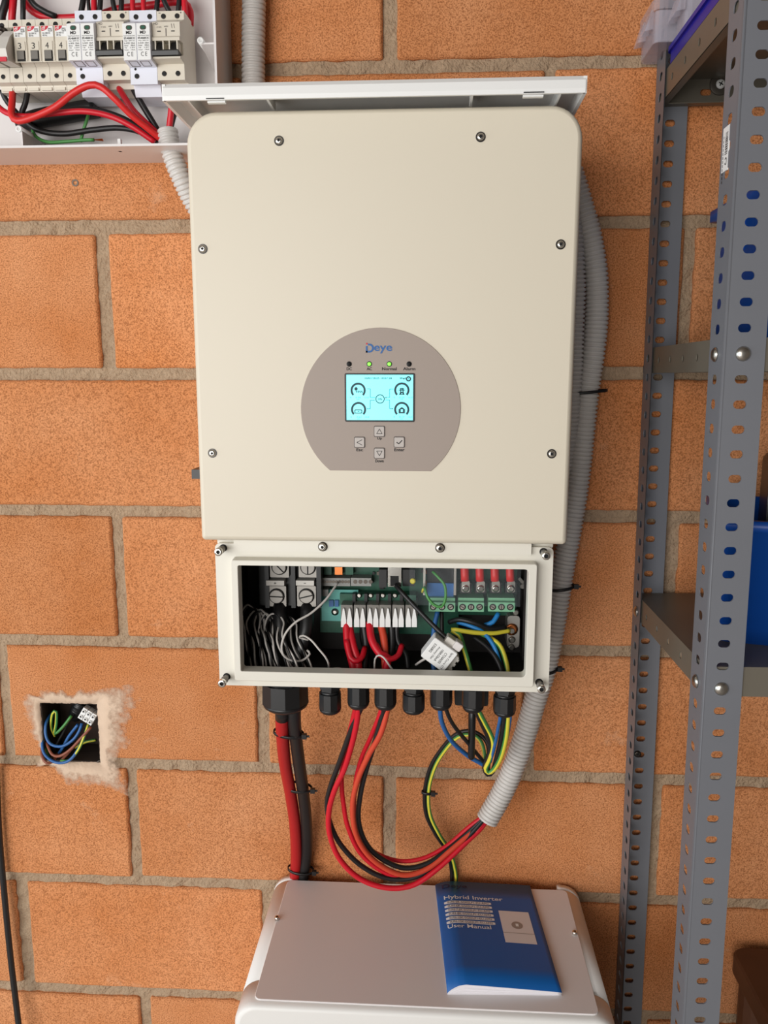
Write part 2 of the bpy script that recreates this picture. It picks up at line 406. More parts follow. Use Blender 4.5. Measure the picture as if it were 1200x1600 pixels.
def tie(pts_center, axis, rx, ry, label, head=True):           # strap ring around cables + head
    c = Vector(pts_center); a = Vector(axis).normalized(); u = Vector((1, 0, 0)); u = (u-a*u.dot(a)).normalized(); v = a.cross(u); n = 22
    def loop(k, d): return [c+u*math.cos(2*PI*i/n)*(rx+k)+v*math.sin(2*PI*i/n)*(ry+k)+a*d for i in range(n)]
    mb = MB().use(BLACK, True); h = .0019
    mb.loft([loop(0, -h), loop(.0013, -h), loop(.0013, h), loop(0, h), loop(0, -h)], False, False)
    t = root('cable_tie', c, label, 'cable tie'); part('strap', mb, t)
    hd = c+u*(rx+.002)-Vector((0, 1, 0))*ry*.4 if head else c-u*rx*.2+Vector((0, ry+.001, 0))
    m2 = MB().use(BLACK).box(hd-Vector((.003, .0035, .0032)), hd+Vector((.0035, .0025, .0032))); 
    m2.box(hd+Vector((.003, -.0012, -.0013)), hd+Vector((.007, .0002, .0013))); part('head', m2, t)
    return t

# ================================================================== the hybrid inverter on the wall
FY = -.245
IX0, IX1, IZ0, IZ1 = -.2637, .1555, 1.3135, 1.7785
INV = root('inverter', (-.054, -.01, 1.13), 'large cream inverter on the brick wall with lit screen and open wiring compartment', 'inverter')
mb = MB().use(CREAM2)
mb.prism(rrect(IX0+.012, IX1-.012, 1.303, IZ1-.006, (.004, .004, .03, .03)), -.035, -.216)
part('body', mb, INV)
mb = MB().use(STEELD)
for i in range(24):
    x = IX0+.03+i*(IX1-IX0-.06)/23; mb.box((x-.0015, -.035, 1.34), (x+.0015, -.012, 1.74))
part('heat_sink', mb, INV)
for z0, z1 in ((1.66, 1.72), (1.38, 1.42)): part('mounting_bracket', MB().use(ZINC).box((IX0+.08, .001, z0), (IX1-.08, -.012, z1)), INV)
mb = MB().use(CREAM, True)
rad = (.006, .006, .034, .034); L = []
for y, d in ((-.214, 0), (-.236, 0), (-.2405, .0010), (-.2435, .0030), (FY, .0062)):
    L.append([(a, y, c) for a, c in rrect(IX0+d, IX1-d, IZ0+d, IZ1-d, tuple(max(.001, r-d) for r in rad), 8)])
mb.loft(L); part('front_panel', mb, INV)
# recessed hex screws of the front panel
s = MB().use(BLACK); s.lathe((0, .0004, 0), (0, -1, 0), [(0, .0052), (.0008, .0052), (.0008, .0044)], 20, True, False)
s.use(STEELD); s.lathe((0, 0, 0), (0, -1, 0), [(0, .0046), (.0009, .0044), (.0009, .0039)], 20, True, False)
s.use(CHROME, True); s.lathe((0, 0, 0), (0, -1, 0), [(0, .0037), (.0016, .0036), (.0024, .0028), (.0024, .0016)], 18, True, False)
s.use(BLACKM, False); s.lathe((0, 0, 0), (0, -1, 0), [(.0012, .0017), (.0014, .0017)], 6)
scr = s.mesh('panel_screw')
for x, y in ((436, 220), (751, 214), (317, 389), (876, 382), (332, 708), (862, 709)):
    p = PY(x, y, FY); inst('panel_screw', scr, INV, (p.x, FY, p.z))
# overlay with display
oc = PY(594.3, 640, FY); orad = 125/F*dep(oc); flat = PY(594, 735.5, FY).z
def dpy(x, y, d=0): p = PY(x, y, FY); return Vector((p.x, FY-d, p.z))
a0 = math.asin((flat-oc.z)/orad); n = 64
poly = [(oc.x+orad*math.cos(a0+(PI-2*a0)*i/n), oc.z+orad*math.sin(a0+(PI-2*a0)*i/n)) for i in range(n+1)]
mb = MB().use(TAUPE).prism(poly, FY+.0005, FY-.0009, bev=.0003); OV = part('control_overlay', mb, INV, 'rounded taupe control overlay')
def flatpoly(mb, pts, y): mb.add([(a, y, c) for a, c in pts], [list(range(len(pts)))])
def arcband(mb, c, r0, r1, a0, a1, y, n=26):
    vs = []; fs = []
    for i in range(n+1):
        a = a0+(a1-a0)*i/n
        vs += [(c[0]+r0*math.cos(a), y, c[1]+r0*math.sin(a)), (c[0]+r1*math.cos(a), y, c[1]+r1*math.sin(a))]
        if i: k = 2*i; fs.append((k-2, k-1, k+1, k))
    mb.add(vs, fs)
def seg(mb, a, b, w, y):
    a = Vector(a); b = Vector(b); d = (b-a).normalized(); nn = Vector((-d.y, d.x))*w/2
    flatpoly(mb, [tuple(a-nn), tuple(b-nn), tuple(b+nn), tuple(a+nn)], y)
ps = dep(oc)/F                                   # metres per pixel on the panel
def q(x, y): p = PY(x, y, FY); return (p.x, p.z)
YO = FY-.0013
# logo
mb = MB().use(LOGO); c = q(578, 544)
def logo(mb, c, h, y, eye=True):
    th = h*.2
    arcband(mb, (c[0]-h*.05, c[1]), h*.5-th, h*.5, -PI/2, PI/2, y)
    flatpoly(mb, [(c[0]-h*.47, c[1]-h*.5), (c[0]-h*.05, c[1]-h*.5), (c[0]-h*.05, c[1]-h*.5+th), (c[0]-h*.47, c[1]-h*.5+th)], y)
    flatpoly(mb, [(c[0]-h*.22, c[1]+h*.5-th), (c[0]-h*.05, c[1]+h*.5-th), (c[0]-h*.05, c[1]+h*.5), (c[0]-h*.22, c[1]+h*.5)], y)
    flatpoly(mb, [(c[0]-h*.47, c[1]-h*.5), (c[0]-h*.47+th, c[1]-h*.5), (c[0]-h*.47+th, c[1]+h*.22), (c[0]-h*.47, c[1]+h*.22)], y)
logo(mb, c, 13.4*ps, YO)
text(mb, 'eye', (q(598.5, 546.2)[0], YO, q(598.5, 546.2)[1]), 28*ps, 11.8*ps, bold=.012); part('logo', mb, OV, 'blue brand lettering')
mb = MB().use(REDINK); d = q(573.2, 537); flatpoly(mb, [(d[0]-1.2*ps, d[1]-1.2*ps), (d[0]+1.2*ps, d[1]-1.2*ps), (d[0]+1.2*ps, d[1]+1.2*ps), (d[0]-1.2*ps, d[1]+1.2*ps)], YO); part('logo_dot', mb, OV)
# status lamps with captions
for x, nm, on in ((545.7, 'DC', 0), (577, 'AC', 1), (608.3, 'Normal', 1), (639.3, 'Alarm', 0)):
    p = dpy(x, 568.8, .0009); mb = MB().use(BLACK, True); mb.lathe(p, (0, -1, 0), [(0, 4.2*ps), (.0006, 3.9*ps), (.0006, 2.9*ps)], 18, True, False)
    mb.use(LEDG if on else BLACKM); mb.lathe(p, (0, -1, 0), [(0, 2.9*ps), (.0008, 2.5*ps), (.0013, 1.2*ps)], 16)
    part('status_led', mb, OV, 'lit green status lamp' if on else 'unlit dark status lamp')
    mb = MB().use(INKB); t = q(x, 576.3); text(mb, nm, (t[0], YO, t[1]), (3.6*len(nm)+1)*ps if len(nm) > 2 else 8*ps, 4.6*ps, bold=.02); part('caption', mb, OV)
# screen
SX0, SZ1 = q(538.6, 583); SX1, SZ0 = q(648, 659.3)
mb = MB().use(BLACK).prism(rrect(SX0, SX1, SZ0, SZ1, 2.5*ps), FY, FY-.0016, bev=.0002); SCR = part('screen_bezel', mb, OV)
LX0, LX1, LZ0, LZ1 = SX0+2.9*ps, SX1-2.9*ps, SZ0+2.9*ps, SZ1-2.6*ps
mb = MB().use(SCREEN).box((LX0, FY-.0012, LZ0), (LX1, FY-.0019, LZ1)); part('lcd_screen', mb, OV, 'lit cyan display')
YS = FY-.0021
def sx(u, v): return (LX0+(LX1-LX0)*(u-108)/(1062-108), LZ1-(LZ1-LZ0)*(v-48)/(704-48))     # screen drawing units
su = (LX1-LX0)/954
mb = MB().use(INK)
for u, v in ((275, 272), (902, 268), (280, 552), (902, 550)):
    arcband(mb, sx(u, v), 80*su, 110*su, -PI*.25, PI*1.25, YS)
arcband(mb, sx(590, 397), 54*su, 66*su, 0, 2*PI, YS); arcband(mb, sx(997, 106), 18*su, 38*su, 0, 2*PI, YS); flatpoly(mb, circ(*sx(997, 106), 8*su, 10), YS)
# pylon, panel, battery and house pictograms
for a, b in (((875, 330), (893, 235)), ((930, 330), (912, 235)), ((860, 268), (945, 268)), ((870, 250), (935, 250)), ((885, 290), (925, 320)), ((920, 290), (880, 320)), ((862, 330), (940, 330))): seg(mb, sx(*a), sx(*b), 13*su, YS)
flatpoly(mb, circ(*sx(245, 250), 24*su, 14), YS)
for k in range(4): seg(mb, sx(240+k*26, 285), sx(258+k*26, 285), 14*su, YS); seg(mb, sx(246+k*26, 303), sx(264+k*26, 303), 12*su, YS)
for a, b in (((228, 558), (325, 558)), ((228, 602), (325, 602)), ((228, 558), (228, 602)), ((325, 558), (325, 602)), ((268, 580), (292, 576))): seg(mb, sx(*a), sx(*b), 12*su, YS)
flatpoly(mb, [sx(858, 605), sx(948, 605), sx(948, 545), sx(903, 512), sx(858, 545)], YS)
flatpoly(mb, [sx(650, 376), sx(682, 366), sx(682, 386)], YS); flatpoly(mb, [sx(398, 540), sx(414, 530), sx(414, 550)], YS); flatpoly(mb, [sx(780, 538), sx(762, 528), sx(762, 548)], YS)
text(mb, '10/01/2025 10:07:28', (sx(566, 97)[0], YS, sx(566, 97)[1]), 385*su, 28*su, bold=.025); text(mb, 'Wed', (sx(912, 97)[0], YS, sx(912, 97)[1]), 88*su, 32*su, bold=.03)
text(mb, '0%', (sx(590, 399)[0], YS, sx(590, 399)[1]), 62*su, 28*su, bold=.02)
for k, (u, v) in enumerate(((275, 405), (902, 400), (280, 690), (902, 688))): text(mb, 'kW', (sx(u, v)[0], YS, sx(u, v)[1]), 40*su, 16*su)
part('screen_graphics', mb, OV, 'dark gauges and lines on the display')
mb = MB().use(INKL)
for a, b in (((405, 252), (450, 252)), ((450, 252), (450, 376)), ((450, 376), (520, 376)), ((785, 254), (727, 254)), ((727, 254), (727, 374)), ((727, 374), (690, 374)), ((515, 416), (448, 416)), ((448, 416), (448, 540)), ((448, 540), (418, 540)), ((668, 412), (727, 412)), ((727, 412), (727, 538)), ((727, 538), (760, 538))): seg(mb, sx(*a), sx(*b), 9*su, YS)
for (u, v), val, mx in (((275, 376), '0.06', '12.0'), ((902, 374), '0.50', '12.0'), ((280, 660), '-0.61', '12.0'), ((902, 657), '0.17', '12.0')):
    text(mb, val, (sx(u, v)[0], YS, sx(u, v)[1]), 75*su, 24*su); text(mb, '0', (sx(u-108, v)[0], YS, sx(u-108, v)[1]), 18*su, 22*su); text(mb, mx, (sx(u+122, v)[0], YS, sx(u+122, v)[1]), 60*su, 22*su)
part('screen_figures', mb, OV)
mb = MB().use(SCREEN); flatpoly(mb, [sx(888, 585), sx(918, 585), sx(918, 545), sx(888, 545)], YS-.0001); part('house_window', mb, OV)
# keys
for x, y, nm, ty in ((593, 674, 'Up', 685.3), (562, 691, 'Esc', 702.7), (624, 690.7, 'Enter', 702.7), (593, 708, 'Down', 720)):
    c = q(x, y); h = 8.8*ps
    mb = MB().use(INKG).prism(rrect(c[0]-h, c[0]+h, c[1]-h, c[1]+h, 2.2*ps), FY, FY-.0013)
    mb.use(BTN).prism(rrect(c[0]-h*.88, c[0]+h*.88, c[1]-h*.88, c[1]+h*.88, 2*ps), FY, FY-.0024, bev=.0005); K = part('key', mb, OV)
    mb = MB().use(INKB); yy = FY-.0026; k = 4.3*ps; lw = .8*ps
    if nm == 'Up': tr = [(-k, -k*.8), (k, -k*.8), (0, k*.9)]; L2 = [(0, 1), (1, 2), (2, 0)]
    elif nm == 'Down': tr = [(-k, k*.8), (k, k*.8), (0, -k*.9)]; L2 = [(0, 1), (1, 2), (2, 0)]
    elif nm == 'Esc': tr = [(k, k), (-k, 0), (k, -k)]; L2 = [(0, 1), (1, 2)]
    else: tr = [(-k, 0), (-k*.2, -k*.6), (k, k*.7)]; L2 = [(0, 1), (1, 2)]; lw *= 1.8
    for a, b in L2: seg(mb, (c[0]+tr[a][0], c[1]+tr[a][1]), (c[0]+tr[b][0], c[1]+tr[b][1]), lw, yy)
    part('key_symbol', mb, K)
    mb = MB().use(INKB); t = q(x, ty); text(mb, nm, (t[0], YO, t[1]), 2.9*len(nm)*ps+1.5*ps, 4.8*ps, bold=.02); part('caption', mb, OV)

# ---- open wiring compartment
CY = -.222                                        # flange plane
FX0, FX1, FZ0, FZ1 = -.2532, .1435, 1.130, 1.3065
RX0, RX1, RZ0, RZ1 = -.2310, .1237, 1.1415, 1.2895      # rim at y = -.236
OX0, OX1, OZ0, OZ1 = -.2232, .1143, 1.1535, 1.2833
mb = MB().use(CREAM2)
mb.ring(rrect(FX0, FX1, FZ0, FZ1, .006), rrect(OX0-.002, OX1+.002, OZ0-.002, OZ1+.002, .008), CY, CY+.006)
part('compartment_flange', mb, INV)
mb = MB().use(CREAM2)
o_ = rrect(RX0, RX1, RZ0, RZ1, .003); i_ = rrect(OX0, OX1, OZ0, OZ1, (.002, .005, .005, .002))
n = len(o_); Ls = [(offset(o_, .0012), CY), (o_, -.2353), (offset(o_, -.0007), -.236), (offset(i_, .0005), -.236), (i_, -.2355), (i_, CY+.004)]
mb.loft([[(a, y, c) for a, c in pl] for pl, y in Ls], False, False); part('compartment_rim', mb, INV)
mb = MB().use(CREAM2); a = PY(367, 852, CY); b = PY(829, 866, CY); mb.box((a.x, CY, b.z), (b.x, CY-.006, IZ0+.0005)); part('flange_rib', mb, INV)
mb = MB().use(CREAM2)                                     # outside shell of the compartment
X0, X1, ZB, ZT = FX0+.004, FX1-.004, FZ0+.001, FZ1-.004
mb.box((X0, -.04, ZB), (X0+.003, CY+.006, ZT)).box((X1-.003, -.04, ZB), (X1, CY+.006, ZT)).box((X0, -.04, ZB), (X1, CY+.006, ZB+.003)).box((X0, -.04, ZB), (X1, -.037, ZT))
part('compartment_shell', mb, INV)
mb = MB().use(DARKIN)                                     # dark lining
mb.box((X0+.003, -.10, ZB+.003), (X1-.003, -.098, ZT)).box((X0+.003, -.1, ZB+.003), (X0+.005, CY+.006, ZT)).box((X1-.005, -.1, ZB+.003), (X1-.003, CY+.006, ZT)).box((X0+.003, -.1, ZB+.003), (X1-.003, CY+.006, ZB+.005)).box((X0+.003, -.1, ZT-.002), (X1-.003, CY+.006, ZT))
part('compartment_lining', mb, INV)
# captive screws sticking out of the flange corners
s = MB().use(ZINC, True); s.lathe((0, .004, 0), (0, -1, 0), [(0, .0030), (.024, .0030)], 12)
for k in range(3): s.lathe((0, -.0085-k*.0030, 0), (0, -1, 0), [(0, .0036), (.0008, .0045), (.0016, .0045), (.0024, .0036)], 14)
s.use(BLACKM); s.lathe((0, .0004, 0), (0, -1, 0), [(0, .0046), (.0008, .0046)], 14)
s.use(CHROME); s.lathe((0, -.0180, 0), (0, -1, 0), [(0, .0044), (.0008, .0048), (.0050, .0048), (.0056, .0042), (.0056, .0024)], 18, True, False)
s.use(BLACKM, False); s.lathe((0, -.0180, 0), (0, -1, 0), [(.002, .0025), (.0036, .0025)], 6)
cap = s.mesh('captive_screw')
for x, y in ((345.5, 859), (851, 865), (351, 1062), (844, 1071)):
    p = PY(x, y, CY-.010); inst('captive_screw', cap, INV, (p.x, CY, p.z))
s = MB().use(STEELD, True); s.lathe((0, 0, 0), (0, -1, 0), [(0, .0056), (.001, .0056), (.001, .004)], 18, True, False)
s.use(CHROME); s.lathe((0, 0, 0), (0, -1, 0), [(0, .0042), (.004, .0042), (.0046, .0036), (.0046, .002)], 18, True, False)
s.use(BLACKM, False); s.lathe((0, 0, 0), (0, -1, 0), [(.002, .0021), (.003, .0021)], 6)
capm = s.mesh('flange_screw')
for x, y in ((504, 854.5), (687.5, 856.5)):
    p = PY(x, y, CY-.008); inst('flange_screw', capm, INV, (p.x, CY-.006, p.z))
mb = MB().use(BLACK); p = PY(307, 738, -.19); mb.box((p.x-.0015, -.17, p.z-.006), (p.x+.012, -.205, p.z+.005)); part('side_latch', mb, INV, 'small black latch on left side')

# ---- contents of the compartment
def pbox(x0, y0, x1, y1, yf, d, mat, name, parent=INV, bev=0.0, label=None):     # pixel rectangle at depth yf, going d deep
    a = PY(x0, y0, yf); b = PY(x1, y1, yf); mb = MB().use(mat)
    if bev: mb.prism(rrect(a.x, b.x, b.z, a.z, bev, 2), yf+d, yf)
    else: mb.box((a.x, yf, b.z), (b.x, yf+d, a.z))
    return part(name, mb, parent, label)
# battery terminal block
TB = pbox(404, 880, 500, 947, -.145, .045, BLACK, 'battery_terminal_block', bev=.002)
for x in (417, 458, 498): pbox(x-4, 880, x+4, 950, -.158, .02, BLACK, 'divider', TB)
for x, y, sym, ang in ((432, 932, '+', .03), (478.5, 932, '-', -.25), (436, 886.5, None, .8), (481, 886.5, None, PI/2)):
    c = PY(x, y, -.158); k = .0105
    mb = MB().use(ZINC).prism(rrect(c.x-k*1.15, c.x+k*1.15, c.z-k*1.3, c.z+k*1.25, .001, 2), -.145, -.156)
    mb.use(BLACKM).prism(circ(c.x, c.z, k*.98, 20), -.156, -.1563)
    mb.use(ZINC, True).lathe((c.x, -.156, c.z), (0, -1, 0), [(0, k*.86), (.003, k*.86), (.0036, k*.78)], 20)
    mb.use(BLACKM, False).box((c.x-k*.8, -.1590, c.z-.0008), (c.x+k*.8, -.1597, c.z+.0008), Matrix.Rotation(ang, 3, 'Y'))
    part('clamp', mb, TB)
    if sym:
        a = PY(x-2, 911, -.16); mb = MB().use(GREYP).box((a.x-.0115, -.145, a.z-.0032), (a.x+.0115, -.1605, a.z+.0032)); pl = part('polarity_plate', mb, TB)
        mb = MB().use(INKB); seg(mb, (a.x-.0014, a.z), (a.x+.0014, a.z), .0006, -.1608)
        if sym == '+': seg(mb, (a.x, a.z-.0014), (a.x, a.z+.0014), .0006, -.1608)
        part('polarity_mark', mb, pl)
# circuit boards
PB = pbox(499, 878, 716, 992, -.120, .002, PCB, 'circuit_board')
pbox(712, 880, 806, 962, -.118, .002, PCB, 'relay_board')
pbox(502, 921, 560, 971, -.133, .002, PCBL, 'pale_board')
a = PY(523, 957, -.136); mb = MB().use(STEEL, True).lathe((a.x, -.133, a.z), (0, -1, 0), [(0, .0048), (.0008, .0048), (.0008, .003), (.002, .003), (.0026, .002)], 16); part('board_screw', mb, PB)
for i in range(3): pbox(506+i*17, 886, 518+i*17, 898, -.132, .012, COPPER if i % 2 else PCB, 'coil', PB)
pbox(502, 903, 547, 916, -.140, .02, TGREY, 'signal_terminal', PB); pbox(548, 903, 580, 916, -.140, .02, TGREY, 'signal_terminal', PB); pbox(501, 921, 513, 932, -.140, .02, TGREY, 'signal_terminal', PB)
for x0, nn, dx in ((504, 9, 4.8), (551, 4, 8)):
    for i in range(nn):
        a = PY(x0+dx*.5+i*dx, 909, -.1402); mb = MB().use(STEELD).prism(circ(a.x, a.z, .0021 if dx < 5 else .0027, 8), -.1395, -.1406); part('terminal_screw', mb, PB)
pbox(514, 938, 521, 948, -.136, .01, BLUEC, 'dip_switch', PB); pbox(523, 938, 529, 948, -.136, .01, BLUEC, 'dip_switch', PB)
RJ = pbox(606, 886, 627, 917, -.150, .03, CHROME, 'network_socket', PB); pbox(610, 900, 623, 916, -.1505, .01, BLACKM, 'socket_opening', RJ)
pbox(592, 890, 604, 918, -.145, .025, BLACK, 'connector', PB); pbox(629, 890, 648, 916, -.145, .025, BLACK, 'connector', PB)
a = PY(645, 908, -.146); mb = MB().use(YELL, True).lathe((a.x, -.14, a.z), (0, -1, 0), [(0, .0036), (.007, .0036), (.008, .002)], 14); part('yellow_button', mb, PB)
rnd = random.Random(9)
for i in range(16):
    x = rnd.uniform(560, 700); y = rnd.uniform(884, 926); pbox(x, y, x+rnd.uniform(3, 7), y+rnd.uniform(2, 6), -.124, .004, rnd.choice((BLACK, TGREY, STEELD, COPPER)), 'component', PB)
# PV lever connectors
pbox(531, 928, 650, 947, -.140, .02, PCB, 'connector_strip', PB)
for i in range(5):
    x = 553+i*18.5; pbox(x-2.5, 928, x+2.5, 943, -.146, .01, BLACK, 'separator', PB)
for x in (561, 579, 598, 617):
    a = PY(x, 931, -.143); mb = MB().use(STEEL, True).lathe((a.x, -.14, a.z), (0, -1, 0), [(0, .0034), (.002, .0034), (.003, .002)], 12); part('board_screw', mb, PB)
for x in (532.5, 553, 573.5, 592.5, 613, 633.5):
    C = pbox(x, 945, x+18.5, 977, -.160, .035, CLEARH, 'lever_connector', bev=.0008)
    for k in (0, 1):
        u = x+.6+k*9.2
        a = PY(u+3.1, 950, -.1612); b = PY(u+4.9, 950, -.1612); c = PY(u+8, 968, -.1612); d = PY(u+8, 979, -.1612); e = PY(u, 979, -.1612); f = PY(u, 968, -.1612)
        mb = MB().use(ABSW).prism([(v.x, v.z) for v in (f, e, d, c, b, a)], -.155, -.1635); part('lever', mb, C)
# relay, green terminals, red lugs
pbox(667, 885, 708, 912, -.138, .02, BLACK, 'relay_top'); pbox(667.5, 911, 708.5, 935, -.141, .025, BLUER, 'relay', label='blue relay')
for x in (663, 711): pbox(x-1.5, 880, x+1.5, 930, -.15, .02, STEEL, 'relay_bracket')
for x0, x1 in ((670, 711), (716, 756), (763, 804)):
    T = pbox(x0, 941, x1, 956, -.156, .035, TGREEN, 'screw_terminal'); pbox(x0, 934, x1, 942, -.148, .03, TGREEN, 'terminal_top', T)
    for k in range(3):
        a = PY(x0+(x1-x0)*(k+.5)/3, 948.5, -.1562); mb = MB().use(BLACKM).prism(circ(a.x, a.z, .0042, 14), -.155, -.1565); mb.use(STEEL).prism(circ(a.x, a.z, .0028, 12), -.155, -.1572)
        mb.use(BLACKM).box((a.x-.0024, -.1570, a.z-.0004), (a.x+.0024, -.1576, a.z+.0004), Matrix.Rotation(.6+k, 3, 'Y')); part('terminal_screw', mb, T)
for x in (726.5, 750, 773.5, 797.5):
    a = PY(x, 908, -.15); b = PY(x-1, 874, -.15)
    mb = MB().use(RED2, True).tube([b+Vector((0, .02, .012)), b+Vector((0, .004, .002)), a], .0052, 12); LUG = part('red_lug_sleeve', mb, INV)
    c = PY(x+1, 917, -.149); mb = MB().use(STEEL).prism(rrect(c.x-.0052, c.x+.0052, c.z-.007, c.z+.0075, .002, 2), -.147, -.149)
    mb.use(CHROME, True).lathe((c.x, -.149, c.z-.002), (0, -1, 0), [(0, .0045), (.0018, .0045), (.003, .003)], 14); part('cable_lug', mb, LUG)
    pbox(x-8, 911, x+10, 927, -.143, .02, BLACK, 'lug_seat', LUG)
a = PY(816, 915, -.12); mb = MB().use(STEEL, True).lathe((a.x, -.11, a.z), (0, -1, 0), [(0, .0052), (.012, .0052), (.0125, .0034), (.0145, .0032)], 16)
mb.box((a.x-.003, -.1225, a.z), (a.x+.001, -.12, a.z+.012), Matrix.Rotation(-.7, 3, 'Y')); part('ground_screw', mb, INV)
EB = pbox(793, 962, 811, 1012, -.135, .03, ZINC, 'earth_bar', bev=.004)
for x, y in ((806, 957), (800, 986), (800, 1000), (799, 1012)):
    a = PY(x, y, -.137); mb = MB().use(STEEL, True).lathe((a.x, -.134, a.z), (0, -1, 0), [(0, .0046), (.002, .0046), (.004, .003)], 14); part('earth_screw', mb, EB)
a = PY(800, 985, -.14); mb = MB().use(COPPER, True).lathe((a.x, -.135, a.z), (0, -1, 0), [(0, .0078), (.002, .0078), (.002, .005)], 16); part('copper_ring_lug', mb, EB)
a = PY(645, 940, -.166); b = PY(826, 1052, -.166)
mb = MB().use(CLEARS).box((PY(640, 886, -.17).x, -.170, PY(640, 945, -.17).z), (.113, -.1708, 1.283)); part('clear_cover_sheet', mb, INV, 'clear plastic cover sheet')
pbox(820, 885, 830, 1040, -.13, .02, DARKIN, 'side_plate')
# cable glands under the compartment
def gland(x, ytop, ybot, wpx, yd, low=False):
    bt = PY(x, ybot, yd); r = wpx/2*dep(bt)/F; zt = ZB; h = zt-bt.z
    mb = MB().use(BLACK)
    hb = h*.30 if not low else h*.42
    mb.lathe((bt.x, yd, zt), (0, 0, -1), [(0, r*1.06), (hb*.8, r*1.06), (hb*.8, r*.9), (hb, r*.9)], 6 if r < .02 else 8, ph=.3)
    mb.use(BLACK, True)
    if low: mb.lathe((bt.x, yd, zt-hb), (0, 0, -1), [(0, r*.86), (h*.1, r*.86)], 20); hb += h*.08
    mb.smooth = False; mb.lathe((bt.x, yd, zt-hb), (0, 0, -1), [(0, r*1.0), (h*.72-hb*.5-.001, r*1.02)], 10, ph=.15)
    mb.smooth = True; mb.lathe((bt.x, yd, zt-hb-(h*.72-hb*.5)), (0, 0, -1), [(-.001, r*.99), ((h-hb)*.12, r*.93), ((h-hb)*.24, r*.74), ((h-hb)*.27, r*.5)], 20)
    return part('cable_gland', mb, INV)
gland(446.5, 1072, 1104, 73, -.168)
for x, yb, lo in ((516, 1108, 1), (560, 1103, 0), (602, 1104, 0), (646, 1108, 1), (689, 1104, 0), (739, 1108, 0), (788, 1112, 1)): gland(x, 1074, yb, 35, -.185, lo)
DG = pbox(711, 1060, 763, 1103.5, -.150, .03, BLACK, 'wireless_dongle', bev=.003)
a = PY(738, 1100, -.14); b = PY(736.5, 1186, -.14); r = 5.4*dep(a)/F
mb = MB().use(BLACK, True).lathe(a, b-a, [(0, r*1.1), (.02, r*1.1), ((b-a).length-.003, r), ((b-a).length, r*.7)], 14); part('antenna', mb, DG)

# ================================================================== loose cover resting on the inverter
LY = -.272
LX_0, LX_1, LZb, LZt = -.2765, .1505, 1.7795, 1.7975
CV = root('plastic_cover', (-.063, -.15, LZb), 'shallow white plastic cover lying upside down on top of the inverter', 'cover')
mb = MB().use(ABSW)
def L_(x0, x1, z0, z1, y0, y1): mb.box((x0, y0, z0), (x1, y1, z1))
prof = [(LY, LZb), (LY-.001, LZb+.004), (LY-.0005, LZt-.006), (LY+.003, LZt-.0015), (LY+.008, LZt), (-.095, LZt), (-.09, LZt-.004), (-.09, LZb), (-.0925, LZb), (-.0925, LZt-.0035), (LY+.0055, LZt-.0035), (LY+.003, LZb)]
mb.prism(prof, LX_0, LX_1, 'x')
L_(LX_0-.0015, LX_0+.002, LZb, LZt-.002, LY+.001, -.091); L_(LX_1-.002, LX_1+.0015, LZb, LZt-.002, LY+.001, -.091)
part('shell', mb, CV)
mb = MB().use(ABSW).box((LX_0+.022, LY+.009, LZb+.004), (LX_1-.022, LY+.0115, LZt-.003)); part('inner_lip', mb, CV)
for x in (LX_0+.022, LX_1-.024): mb = MB().use(ABSW).box((x, LY+.012, LZb+.002), (x+.002, -.1, LZt-.003)); part('inner_rib', mb, CV)
for x in (420, 737): p = PY(x, 155, LY+.02); mb = MB().use(ABSW).box((p.x-.0012, LY+.0115, LZb+.003), (p.x+.0012, -.22, LZt-.003)); part('inner_rib', mb, CV)
for x0, x1 in ((322, 350), (818, 850)):
    a = PY(x0, 148, LY); b = PY(x1, 148, LY); mb = MB().use(BLACK).box((a.x, LY-.0012, LZb+.0006), (b.x, LY+.002, LZb+.0014)); mb.use(ABSW).box((a.x, LY+.004, LZb-.0015), (b.x, LY+.009, LZb+.006)); part('clip', mb, CV)

# ================================================================== cables under the inverter
GY = -.185
bc = cable('battery_cable', [(440, 1080, -.17), (441, 1100, -.168), (441, 1140, -.15), (445, 1190, -.11), (454, 1240, -.07), (461, 1290, -.04), (463, 1340, -.018), (461, 1376, -.0115), (460, 1400, -.011)], 20, DRED, 'thick red battery cable hanging from the big black gland', refi=3)
W = pxp([(437, 945, -.15), (438, 985, -.165), (440, 1040, -.17), (441, 1100, -.168), (441, 1122, -.16)]); part('shrink_sleeve', MB().use(RUBB).tube(W, .0094, 12), bc, 'black shrink sleeve')
cable('battery_cable', [(480, 945, -.15), (478, 985, -.165), (464, 1040, -.17), (460, 1100, -.168), (461, 1140, -.15), (467, 1190, -.11), (474, 1240, -.07), (479, 1290, -.04), (479, 1335, -.018), (473, 1374, -.0115), (472, 1400, -.011)], 20, RUBB, 'thick black battery cable hanging beside the thick red one', refi=5)
for x, y, yy, nm in ((451, 1145, -.145, 'uppermost cable tie around the thick battery cables'), (466, 1230, -.075, 'middle cable tie around the thick battery cables'), (470, 1358, -.014, 'lowest cable tie around the thick battery cables just above the white battery')):
    c = PY(x, y, yy); tie(c, (.12, -.2, 1), .0195, .0102, nm)
CE = (766, 1268, -.065)
